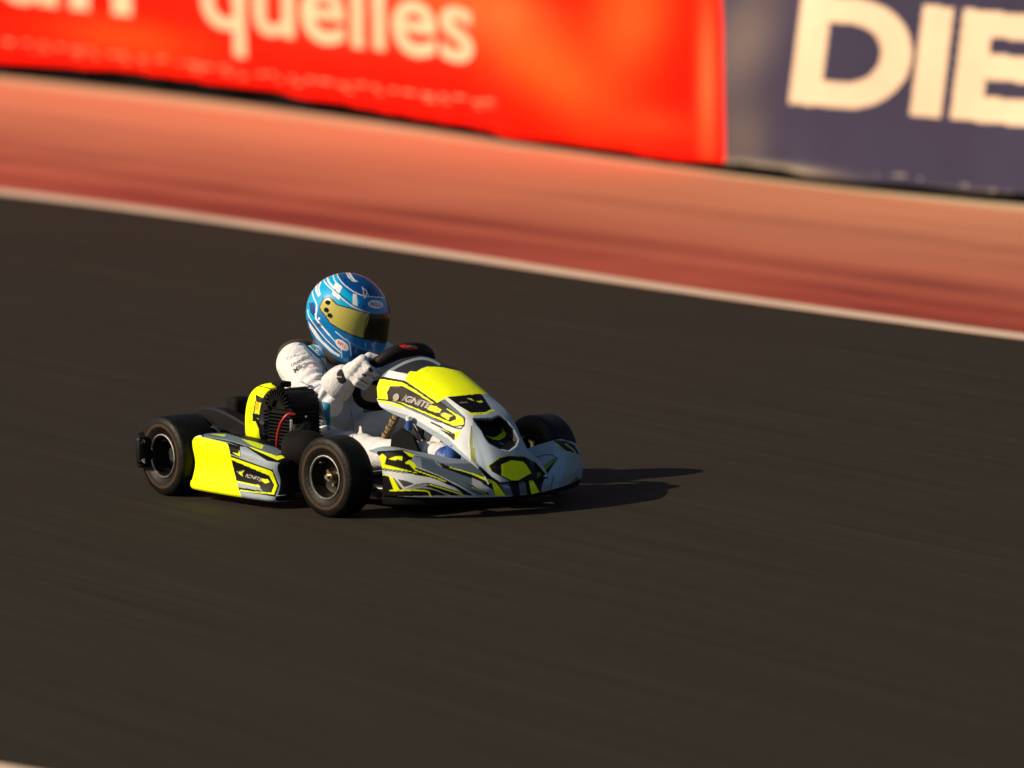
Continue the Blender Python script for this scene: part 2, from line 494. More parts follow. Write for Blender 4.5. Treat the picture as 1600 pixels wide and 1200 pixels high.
# low concrete kerb at the foot of the barrier
def kerb(name, lo, hi, h, m):
    n = len(lo)
    V = [(p[0], p[1], -.05) for p in lo]+[(p[0], p[1], h) for p in lo]+[(p[0], p[1]+.01, h+.012) for p in lo]+[(p[0], p[1], h+.012) for p in hi]
    Fc = []
    for r in range(3):
        Fc += [(r*n+i, r*n+i+1, (r+1)*n+i+1, (r+1)*n+i) for i in range(n-1)]
    me = bpy.data.meshes.new(name); me.from_pydata(V, [], Fc); me.flip_normals() if me.polygons[n].normal.z < 0 else None
    return link(name, me, m, kind='structure', smooth=False)
kerb('kerb_strip', strip_lo, strip_hi, -.006, M['concrete'])

# ---- barrier behind the banners and the two banners
SL = np.array(strip_hi)
def along(s, off):
    """point on the barrier line at arc parameter s (metres from the right-hand end of frame), offset to the far side"""
    seg = np.diff(SL, axis=0); ln = np.hypot(*seg.T); cum = np.concatenate([[0], np.cumsum(ln)])
    i = np.clip(np.searchsorted(cum, s, side='right')-1, 0, len(ln)-1)
    t = (s-cum[i])/ln[i]
    p = SL[i]+seg[i]*t[..., None]
    d = seg[i]/ln[i][..., None]
    nrm = np.stack([-d[..., 1], d[..., 0]], -1)
    nrm = np.where(nrm[..., 1:2] < 0, -nrm, nrm)
    return p+nrm*np.asarray(off)[..., None]
ssamp = np.arange(0, np.hypot(*np.diff(SL, axis=0).T).sum(), .05)
ppx = proj(np.c_[along(ssamp, np.full(len(ssamp), .06)), np.zeros(len(ssamp))])
def s_at(px): 
    o = np.argsort(ppx[:, 0]); return float(np.interp(px, ppx[o, 0], ssamp[o]))
def gy_at(px):
    o = np.argsort(ppx[:, 0]); return np.interp(px, ppx[o, 0], ppx[o, 1])
BOT = np.array([(-600,float(gy_at(-600))-14),(0,98),(200,111),(400,139),(600,175),(800,211),(1000,244),(1130,257),(1200,262),(1300,282),(1400,289),(1500,301),(1600,304)]+[(q, float(gy_at(q))-12) for q in (1900, 2300, 2700, 3100)], float)
TOPZ = 1.95
M['banner'] = mat('printed_banner_vinyl', (.5,.5,.5), .7, attr=True, var=(1.1,.14), bump=(3.5,.5,.03), spec=.04)
def banner(name, px0, px1, base, ops, label, seed, fold):
    s0, s1 = s_at(px0), s_at(px1)
    L = abs(s1-s0); nu, nv = int(L/.014), 190
    s = np.linspace(s0, s1, nu)
    base_xy = along(s, np.full(nu, .06))
    p0 = proj(np.c_[base_xy, np.zeros(nu)]); p1 = proj(np.c_[base_xy, np.ones(nu)])
    ppm = p0[:, 1]-p1[:, 1]
    zb = (p0[:, 1]-np.interp(p0[:, 0], BOT[:, 0], BOT[:, 1]-2))/ppm
    k = np.ones(41)/41; zb = np.convolve(np.pad(zb, 20, 'edge'), k, 'valid')
    v = np.linspace(0, 1, nv)
    S, V = np.meshgrid(s, v, indexing='ij')
    r = np.random.default_rng(seed)
    off = np.full_like(S, .06)
    for _ in range(9):
        a, f1, f2, ph = r.uniform(.003, .009), r.uniform(1.0, 5), r.uniform(-3, 3), r.uniform(0, 6.28)
        off += a*np.sin(f1*S+f2*V*2+ph)
    for (fpx, fh, amp, wd, slope) in fold:      # hanging folds: centre px, height, depth, width, slant
        fs = s_at(fpx)
        off += amp*np.exp(-(((S-fs)-slope*(V-fh))/wd)**2)*np.exp(-((V-fh)/.5)**2)
    off += .012*np.sin(S*9+3*np.sin(S*1.3))*np.exp(-V/.10)
    XY = along(S.ravel(), off.ravel()).reshape(nu, nv, 2)
    Zz = zb[:, None]+(TOPZ-zb[:, None])*V
    G = np.concatenate([XY, Zz[..., None]], -1)
    me = grid_mesh(name, G)
    paint(me, base, ops, facing=False)
    o = link(name, me, M['banner'])
    solid(o, .002)
    o['label'] = label; o['category'] = 'banner'
    return o
RED = (.85, .006, .0005); ORG = (.95, .25, .07); NAVY = (.044, .041, .078); CRM = (.74, .58, .42)
def streaks(P3, N3):
    return np.zeros(len(P3), bool)
redops = [('b', (.90,.11,.015), (850, 95), 120, 55, 35, .9), ('b', (.90,.10,.015), (980, 30), 60, 90, 20, .8), ('b', (.90,.14,.03), (760, 15), 90, 40, 10, .8), ('b', (.9,.09,.01), (200, 60), 120, 30, 8, .5),  # orange blobs: sunlit highlights painted into the vinyl colour
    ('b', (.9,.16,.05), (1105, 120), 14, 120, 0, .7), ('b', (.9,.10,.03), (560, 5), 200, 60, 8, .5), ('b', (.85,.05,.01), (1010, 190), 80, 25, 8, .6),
    ('t', (.78,.50,.33), 'un', (-6, 1), (212, 27), (-3, -112), .02),
    ('t', (.78,.50,.33), 'quelles', (316, 80), (425, 60), (-3, -165), .015)]
# small print along the foot of the red banner: short pale dashes of lettering, two uneven rows
sm = np.random.default_rng(8)
for i in range(30):
    x = 8+i*26+sm.uniform(-4, 4); y = 62+x*.128+sm.uniform(-2, 2)
    w = sm.uniform(8, 21)
    redops.append(('l', (.90,.42,.25), [(x, y), (x+w, y+w*.13)], sm.uniform(1.2, 2.6)))
    if i % 3: redops.append(('l', (.88,.30,.16), [(x+6, y+9), (x+6+w, y+9+w*.13)], sm.uniform(1.0, 1.8)))
redops.append(('f', ORG, lambda P, N: (P[:, 2] > 5)))
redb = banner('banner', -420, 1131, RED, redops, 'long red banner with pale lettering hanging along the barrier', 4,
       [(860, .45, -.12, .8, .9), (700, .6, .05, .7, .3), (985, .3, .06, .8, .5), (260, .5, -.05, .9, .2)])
bluops = [('b', (.17,.145,.14), (1165, 60), 45, 90, 20, .8), ('b', (.13,.11,.10), (1160, 215), 40, 60, 0, .7), ('b', (.5,.42,.30), (1200, 264), 90, 9, 6, .7), ('b', (.3,.26,.2), (1560, 306), 90, 6, 6, .6), ('t', CRM, 'DIES', (1232, 163), (490, 48), (22, -176), .045)]  # first two grey blobs: light on the fold painted in
for i in range(9):
    x = 1290+i*36+sm.uniform(-8, 8); y = 262+(x-1290)*.125+sm.uniform(-5, 5)
    bluops.append(('l', (.35,.30,.28), [(x, y), (x+sm.uniform(10,26), y+2.5)], 1.4))
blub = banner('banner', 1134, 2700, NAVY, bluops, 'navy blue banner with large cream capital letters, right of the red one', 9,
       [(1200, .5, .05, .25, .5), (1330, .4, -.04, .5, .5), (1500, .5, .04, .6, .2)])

# barrier: black blocks added to keep the shaded gap dark, with a steel rail, one run behind the cloth
bar = thing('added_shade_barrier', 'low black barrier added to stand in for the shade under the banners', 'barrier', (float(SL[20][0]), float(SL[20][1]), 0))
s0, s1 = sorted((s_at(-420), s_at(2720)))
q0, q1 = along(np.linspace(s0, s1, 60), np.full(60, .01)), along(np.linspace(s0, s1, 60), np.full(60, .80))
me = bpy.data.meshes.new('gap_shade_sheet')
me.from_pydata([(x, y, .010) for x, y in q0]+[(x, y, .010) for x, y in q1]+[(x, y, -.04) for x, y in q0], [], [(i, i+1, 61+i, 60+i) for i in range(59)]+[(i, i+1, 121+i, 120+i) for i in range(59)])
link('gap_shade_sheet', me, M['matte'], bar, smooth=False)  # black sheet standing in for the shade under the cloth
k = 0
s = s0
while s < s1:
    a = along(np.array([s+.02, s+1.38]), np.array([.22, .22])); b = along(np.array([s+.02, s+1.38]), np.array([.56, .56]))
    bm = bmesh.new()
    vs = []
    for z, ins in ((.0, .0), (.62, .0), (.68, .05)):
        q = [a[0], a[1], b[1], b[0]]
        c = (a[0]+b[1])/2
        vs.append([bm.verts.new((*(p+(c-p)/np.linalg.norm(c-p)*ins), z)) for p in q])
    for r0, r1 in zip(vs[:-1], vs[1:]):
        for i in range(4): bm.faces.new((r0[i], r0[(i+1) % 4], r1[(i+1) % 4], r1[i]))
    bm.faces.new(vs[-1]); bm.faces.new(vs[0][::-1])
    bmesh.ops.recalc_face_normals(bm, faces=bm.faces)
    from_bm('added_shade_block', bm, M['matte'], bar, smooth=False)
    p = along(np.array([s]), np.array([.14]))[0]
    bm = bmesh.new(); tube_bm(bm, [(p[0], p[1], .012), (p[0], p[1], TOPZ)], .022, 8)
    from_bm('post', bm, M['chassis'], bar)
    s += 1.4
    k += 1
pp = along(np.linspace(s0, s1, 40), np.full(40, .14))
tube('top_rail', [(x, y, TOPZ+.0) for x, y in pp], .02, M['chassis'], bar, 8, n=60)

# ================================================================== KART
kart = thing('racing_kart', 'neon yellow, black and silver racing kart cornering on the dark track', 'kart', (.475, 0, 0))

# ---- wheels
def wheel(name, x, y, r, w, side, yaw=0, front=True):
    """y: middle of the wheel; side=-1 near (right), +1 far"""
    h = w/2
    s = side
    rl = r*.53
    root = lathe(name, [(s*h*.80, rl*1.02), (s*h*.86, rl*1.0), (s*h*.86, rl*.93), (s*h*.55, rl*.88), (s*h*.1, rl*.80), (s*h*.0, rl*.45), (s*h*.02, .0)],
                 M['rim'], kart, (x, y, r), 64, yaw=yaw)
    root.name = name
    lathe('rim_edge', [(s*h*.82, rl*1.035), (s*h*.90, rl*1.03), (s*h*.91, rl*.99), (s*h*.86, rl*.955), (s*h*.80, rl*.95)], M['rimlip'], root, (x, y, r), 72, yaw=yaw)
    prof = [(s*h*.62, rl*1.0, 0), (s*h*.84, rl*1.04, 0), (s*h*.95, rl*1.20, 0), (s*h*.995, rl*1.38, 1), (s*h*.995, rl*1.52, 0), (s*h*.975, rl*1.62, 0), (s*h*.93, r*.935, 0), (s*h*.84, r*.975, 0),
            (s*h*.70, r*.994, 0), (s*h*.35, r, 0), (0, r, 0), (-s*h*.35, r, 0), (-s*h*.70, r*.994, 0), (-s*h*.84, r*.975, 0), (-s*h*.93, r*.935, 0),
            (-s*h*1.0, r*.78, 0), (-s*h*.97, rl*1.22, 0), (-s*h*.84, rl*1.04, 0), (-s*h*.62, rl*1.0, 0)]
    lathe('tyre', prof, [M['rubber'], M['rubber_side']], root, (x, y, r), 96, yaw=yaw)
    # inner barrel and hub
    lathe('barrel', [(-s*h*.85, rl*.99), (-s*h*.85, rl*.93), (-s*h*.2, rl*.82), (s*h*.02, rl*.80)], M['rim'], root, (x, y, r), 48, yaw=yaw)
    cy, sy = math.cos(yaw), math.sin(yaw)
    ax = np.array([-sy*s, cy*s, 0])
    c = np.array([x, y, r])
    if front:
        bolt('stub_nut', c+ax*h*.02, ax, .016, h*.55, M['gold'], root, 10)
        bolt('axle_end', c+ax*h*.55, ax, .008, .014, M['steel'], root, 8)
    else:
        bolt('hub', c+ax*h*.0, ax, .026, h*.35, M['chassis'], root, 14)
    u = np.array([cy, sy, 0]); v = np.array([0, 0, 1.])
    for i in range(3):
        a = 2*PI*i/3+.5
        bolt('stud', c+ax*h*.0+rl*.40*(math.cos(a)*u+math.sin(a)*v), ax, .006, h*.25, M['gold'] if front else M['steel'], root, 6)
    bolt('valve', c+ax*h*.35+rl*.82*(math.cos(2.2)*u+math.sin(2.2)*v), ax, .004, .02, M['steel'], root, 6)
    return root
YAW = R(7)
wheel('rear_wheel', 0, -.505, .145, .165, -1, 0, False)
wheel('rear_wheel', 0, .505, .145, .165, 1, 0, False)
wheel('front_wheel', .95, -.482, .142, .118, -1, YAW)
wheel('front_wheel', .95, .412, .142, .118, 1, YAW)

# ---- chassis
def frame_tubes():
    bm = bmesh.new()
    T = lambda pts, r=.014: tube_bm(bm, pts, r, 10)
    for s in (-1, 1):
        T([(-.10, s*.20, .13), (.05, s*.24, .09), (.3, s*.29, .06), (.62, s*.27, .06), (.80, s*.22, .06), (.98, s*.16, .06), (1.12, s*.12, .06)])
        T([(.80, s*.22, .06), (.90, s*.33, .08), (.95, s*.40, .11)])
        T([(.2, s*.28, .06), (.2, s*.42, .06), (.25, s*.46, .07), (.55, s*.46, .07), (.6, s*.42, .06), (.6, s*.27, .06)], .010)
        T([(1.1, s*.12, .06), (1.24, s*.13, .07), (1.26, s*.10, .09)], .010)
    T([(1.12,-.12,.06),(1.15,0,.06),(1.12,.12,.06)])
    T([(.45,-.29,.06),(.45,.29,.06)]); T([(.0,-.24,.09),(.0,.24,.09)]); T([(.75,-.22,.06),(.75,.22,.06)])
    T([(1.18,-.36,.10),(1.27,-.2,.10),(1.30,0,.10),(1.27,.2,.10),(1.18,.36,.10)], .010)
    return from_bm('chassis_frame', bm, M['chassis'], kart)
frame_tubes()
rbox('floor_tray', (.50, -.25, .030), (1.16, .25, .036), M['black'], kart, .001)
tube('rear_axle', [(0,-.50,.145),(0,.50,.145)], .0125, M['steel'], kart)
tube('tie_rod', [(.88,.40,.13),(.90,.04,.13)], .006, M['steel'], kart)
tube('tie_rod', [(.88,-.40,.13),(.90,-.04,.13)], .006, M['steel'], kart)
for s in (-1, 1):
    tube('stub_axle', [(.95, s*.37, .142), (.95, s*.50, .142)], .009, M['steel'], kart)
    tube('king_pin', [(.95, s*.385, .085), (.955, s*.375, .19)], .011, M['gold'], kart)
    for zz in (.075, .182):
        bm = bmesh.new(); rbox_bm(bm, (.935, s*.385-.018, zz), (.975, s*.385+.018, zz+.013), .003)
        from_bm('steering_yoke', bm, M['chassis'], kart, smooth=False)

# ---- side pods
def pod(side, painted):
    s = side
    cols = []          # stations along x: x, outer y, top z, top inner z, scale
    for x, yo, zt, zi, zbz in [(.150,.52,.205,.215,.05), (.158,.552,.222,.230,.036), (.25,.560,.222,.236,.033), (.40,.560,.212,.230,.031), (.50,.555,.198,.215,.030),
                          (.58,.545,.184,.196,.028), (.630,.525,.172,.180,.026), (.650,.490,.168,.172,.028), (.655,.44,.165,.168,.034)]:
        h = zt-zbz
        cols.append([(x, s*(yo-.16), zi-.01), (x, s*(yo-.10), zi), (x, s*(yo-.035), zt+.006), (x, s*(yo-.006), zt-.004), (x, s*(yo+.000), zt-.03), (x, s*(yo-.010), zbz+.50*h),
                     (x, s*(yo+.004), zbz+.20*h), (x, s*(yo+.012), zbz+.15*h), (x, s*(yo+.012), zbz+.05*h), (x, s*(yo-.01), zbz), (x, s*(yo-.10), zbz)])
    G = np.array(cols)
    nu, nv = (300, 220) if painted else (60, 60)
    G = cr(G, nu)
    G = np.swapaxes(cr(np.swapaxes(G, 0, 1), nv), 0, 1)
    me = grid_mesh('side_pod', G)
    z = lambda pts: Z(285, 670, 8.889, pts)
    me.update()
    if me.polygons[len(me.polygons)//2].normal.y*s < 0: me.flip_normals()
    ops = [] if not painted else [
        ('p', BLK, z([(-60,-60),(1600,-60),(1600,470),(1380,478),(1180,445),(880,250),(800,245),(640,190),(290,110),(180,90),(-60,90)])),
        ('p', DGB, z([(300,60),(600,60),(900,150),(1300,260),(1420,340),(1310,360),(900,235),(620,170),(290,100)])),
        ('p', (.45,.6,.02), z([(380,70),(590,75),(600,100),(560,105)])),
        ('p', (.5,.65,.02), z([(820,140),(1000,180),(1130,230),(1100,280),(960,230)])),
        ('l', SIL, z([(300,110),(640,160),(900,240),(1300,365),(1400,350),(1360,310)]), .9),
        ('p', YEL, z([(900,240),(1310,380),(1450,350),(1500,370),(1320,436),(1000,292)])),
        ('p', WHT, z([(175,85),(265,90),(280,140),(175,130)])),
        ('p', BLK, z([(610,190),(800,245),(810,390),(830,402),(640,345)])),
        ('p', (.30,.31,.33), z([(815,350),(960,380),(1100,440),(1160,470),(1000,440),(830,390)])),
        ('p', YEL, z([(690,325),(780,345),(788,290),(806,388),(760,372)])),
        ('p', BLK, z([(655,350),(1250,555),(1345,790),(1290,945),(780,860)])),
        ('p', SIL, z([(655,350),(1240,550),(1250,570),(670,368)])),
        ('p', YEL, z([(665,385),(1220,580),(1250,600),(1318,790),(1272,922),(800,862),(795,842),(1235,890),(1275,780),(1205,650),(685,432)])),
        ('p', SIL, z([(745,735),(1060,800),(1115,862),(780,812)])),
        ('p', YEL, z([(740,718),(1060,782),(1085,810),(1060,805),(745,742)])),
        ('p', YEL, z([(770,612),(855,585),(828,620),(842,662)])),
        ('l', (.35,.34,.32), z([(750,600),(860,580)]), .8),
        ('t', (.45,.43,.40), 'IGNITE', z([(872,668)])[0], (26, 7.5), (1.5, -5.2), .015, .3),
        ('p', YEL, z([(1105,690),(1185,702),(1215,740),(1150,760),(1100,722)])),
        ('l', BLK, z([(120,775),(800,840),(1290,925)]), 1.0),
        ('p', YEL, z([(-60,90),(180,105),(290,120),(600,190),(632,215),(655,300),(680,430),(770,800),(825,960),(400,900),(-60,900)])),
        ('l', (.35,.42,.01), z([(110,782),(790,850)]), .9),
        ('l', (.45,.55,.01), z([(120,765),(770,800)]), .6),
        ('f', BLK, lambda P, N: (N[:, 0] > .82) | (P[:, 0] > .652)),
    ]
    paint(me, SIL if painted else DGB, ops)
    o = link('side_pod', me, M['paint'], kart)
    solid(o, .003)
    return o
pod(-1, True); pod(1, False)
rbox('pod_mount', (.2, -.50, .055), (.62, -.42, .075), M['chassis'], kart, .004)

# ---- front spoiler
def bumper():
    half = [ # y, then rows bottom..top as (x,z)
        (.405, (1.02,.10), (1.03,.16), (1.02,.21), (1.01,.225)),
        (.435, (1.075,.090), (1.090,.15), (1.085,.212), (1.05,.228)),
        (.430, (1.150,.086), (1.160,.15), (1.140,.222), (1.08,.238)),
        (.375, (1.235,.082), (1.240,.15), (1.205,.232), (1.12,.250)),
        (.26, (1.315,.076), (1.312,.128), (1.262,.190), (1.15,.222)),
        (.13, (1.370,.070), (1.362,.108), (1.305,.152), (1.19,.190)),
        (.0, (1.388,.066), (1.378,.100), (1.318,.140), (1.21,.175))]
    near = half[2:]
    cols = [[(q[0], -r[0], q[1]) for q in r[1:]] for r in near]
    low_ = [.82, .80, .78, .84, .92, 1.0]         # the far end sits lower
    cols += [[(q[0], r[0], q[1]*(1-(1-lw)*min(1, (q[1]-.08)/.08 if q[1] > .08 else 0))) for q in r[1:]] for r, lw in zip(half[:-1][::-1], low_[::-1])]
    G = cr(np.array(cols), 620)
    G = np.swapaxes(cr(np.swapaxes(G, 0, 1), 110), 0, 1)
    me = grid_mesh('front_spoiler', G)
    me.update()
    if me.polygons[len(me.polygons)//2].normal.x < 0: me.flip_normals()
    z = lambda pts: Z(560, 690, 8, pts)
    w = lambda pts: Z(740, 640, 8, pts)
    GRN = (.12,.20,.02)
    ops = [
        ('p', BLK, z([(235,280),(235,120),(560,100),(700,160),(680,200),(650,240),(700,330),(730,365),(1120,495),(1420,668),(1330,668),(1080,520),(600,380),(240,335)])),
        ('p', YEL, z([(225,290),(260,180),(300,150),(350,190),(328,285),(560,345),(1110,495),(1080,500),(600,372),(232,322)])),
        ('p', BLK, z([(560,362),(900,425),(1080,505),(600,378)])),
        ('p', YEL, z([(375,215),(470,180),(555,188),(545,238),(500,225),(430,232)])),
        ('p', YEL, z([(550,112),(710,165),(685,195),(640,185)])),
        ('p', YEL, z([(575,270),(640,228),(700,270),(750,345),(1040,455),(1100,492),(900,432),(705,362),(640,285)])),
        ('p', DGB, z([(780,205),(960,240),(1035,312),(1400,440),(1600,570),(1640,668),(1480,668),(1200,520),(1000,420),(795,332)])),
        ('l', BLK, z([(720,340),(1100,482),(1400,668)]), 3.0),
        ('l', SLW, z([(760,330),(1000,425),(1200,525),(1470,668)]), 1.3),
        ('l', BLK, z([(690,178),(960,236),(1035,300),(1080,330)]), 1.0),
        ('l', SIL, z([(960,238),(1035,308),(1400,436),(1640,590)]), 1.4),
        ('p', BLK, z([(1020,260),(1110,290),(1700,520),(1700,610),(1390,450),(1050,325)])),
        ('l', SIL, z([(1090,285),(1640,480)]), .8),
        ('p', DGB, z([(1070,275),(1420,270),(1600,400),(1800,520),(1640,475)])),
        ('l', YEL, z([(1140,322),(1400,395),(1640,475)]), 1.5),
        ('p', BLK, z([(1330,515),(1640,655),(1600,672),(1560,668)])),
        ('l', YEL, z([(1420,570),(1600,665)]), .9),
        ('p', BLK, z([(225,368),(370,405),(430,445),(555,605),(850,560),(1150,672),(225,690)])),
        ('p', YEL, z([(225,400),(380,435),(440,600),(518,602),(430,448),(370,415)])),
        ('p', (.30,.31,.32), z([(450,460),(560,600),(850,555),(900,545),(700,560),(600,590),(490,470)])),
        ('p', SLW, z([(235,345),(430,365),(900,440),(1180,560),(1300,640),(1040,560),(890,515),(700,540),(600,585),(560,592),(450,455),(235,372)])),
        ('l', BLK, z([(235,352),(430,372),(900,446),(1180,566)]), 1.0), ('l', BLK, z([(700,545),(900,528),(1300,652)]), 1.2),
        ('p', (.07,.06,.06), z([(490,470),(600,490),(700,530),(570,572)])),
        ('l', YEL, z([(395,612),(820,612),(905,680)]), 2.2),
        ('l', (.45,.46,.47), z([(560,598),(860,580),(1140,670)]), 1.6),
        ('p', BLK, z([(870,520),(1320,660),(1300,672),(1150,672),(860,560)])),
        ('l', YEL, z([(890,536),(1300,662)]), 1.7),
        # front and far half
        ('p', BLK, w([(60,810),(240,880),(300,900),(420,1075),(260,1075),(228,930),(160,950),(80,860)])),
        ('p', (.40,.44,.48), w([(-20,850),(90,900),(200,1010),(150,1035),(60,1000),(-20,930)])),
        ('p', YEL, w([(-20,790),(240,885),(285,920),(400,1075),(270,1075),(232,925),(-20,812)])),
        ('p', DGB, w([(0,680),(300,830),(440,900),(500,1085),(400,1060),(300,910),(0,780)])),
        ('p', BLK, w([(425,890),(570,890),(585,1090),(500,1090)])),
        ('p', DGB, w([(565,885),(655,880),(672,1060),(582,1090)])),
        ('p', BLK, w([(640,860),(790,830),(860,1060),(670,1080)])),
        ('p', YEL, w([(685,850),(740,880),(822,1030),(722,1060)])),
        ('p', GRN, w([(715,815),(1010,600),(1045,620),(780,880),(735,860)])),
        ('p', BLK, w([(775,880),(1050,612),(890,850),(840,1010),(800,960)])),
        ('p', (.24,.36,.48), w([(890,850),(1060,620),(1000,560),(1010,440),(1180,560),(1170,640),(1060,980),(860,950)])),
        ('l', BLK, w([(750,600),(950,562),(1045,612)]), 1.4),
        ('l', BLK, w([(960,1000),(1000,830)]), 1.2),
        ('p', BLK, w([(990,380),(1160,390),(1260,440),(1330,560),(1180,520),(1100,500)])),
        ('p', (.35,.48,.03), w([(1000,395),(1070,440),(1060,460)])),
        ('l', (.30,.42,.05), w([(1060,450),(1200,560),(1230,650),(1170,800)]), 1.8),
        ('l', (.28,.38,.08), w([(1150,430),(1260,520),(1300,640)]), 2.2),
        ('l', (.35,.30,.24), w([(1300,600),(1290,760),(1160,930)]), 3.0),
        ('p', (.10,.14,.02), w([(1080,980),(1200,930),(1300,830),(1340,900),(1200,1010)])),
    ]
    paint(me, (.24,.31,.39), ops)
    o = link('front_spoiler', me, M['paint'], kart)
    solid(o, .003)
    # black lower lip
    low = [(1.00,.42,.05)]+[(r[1][0]-.004, r[0]-.004, .05) for r in half[1:-1]]
    lo3 = [(x, y, z) for x, y, z in low]
    pts = [(x, -y, z) for x, y, z in lo3[2:]]+[(1.384, 0, .05)]+lo3[::-1]
    bm = bmesh.new()
    Q = cr(np.array(pts), 120)
    prof = [(-.004,.036), (.0,.022), (-.006,.004), (-.05,.0), (-.055,.02), (-.04,.035)]
    rings = []
    cen = np.array([.8, 0, .05])
    for p in Q:
        d = (p-cen)*[1, 1, 0]; d /= np.linalg.norm(d)
        rings.append([bm.verts.new(p+d*a+np.array([0, 0, b])) for a, b in prof])
    for a, b in zip(rings[:-1], rings[1:]):
        for i in range(6): bm.faces.new((a[i], a[(i+1) % 6], b[(i+1) % 6], b[i]))
    bm.faces.new(rings[0]); bm.faces.new(rings[-1][::-1])
    bmesh.ops.recalc_face_normals(bm, faces=bm.faces)
    l = from_bm('lower_lip', bm, M['matte'], o)
    auto(l)
    return o
sp = bumper()

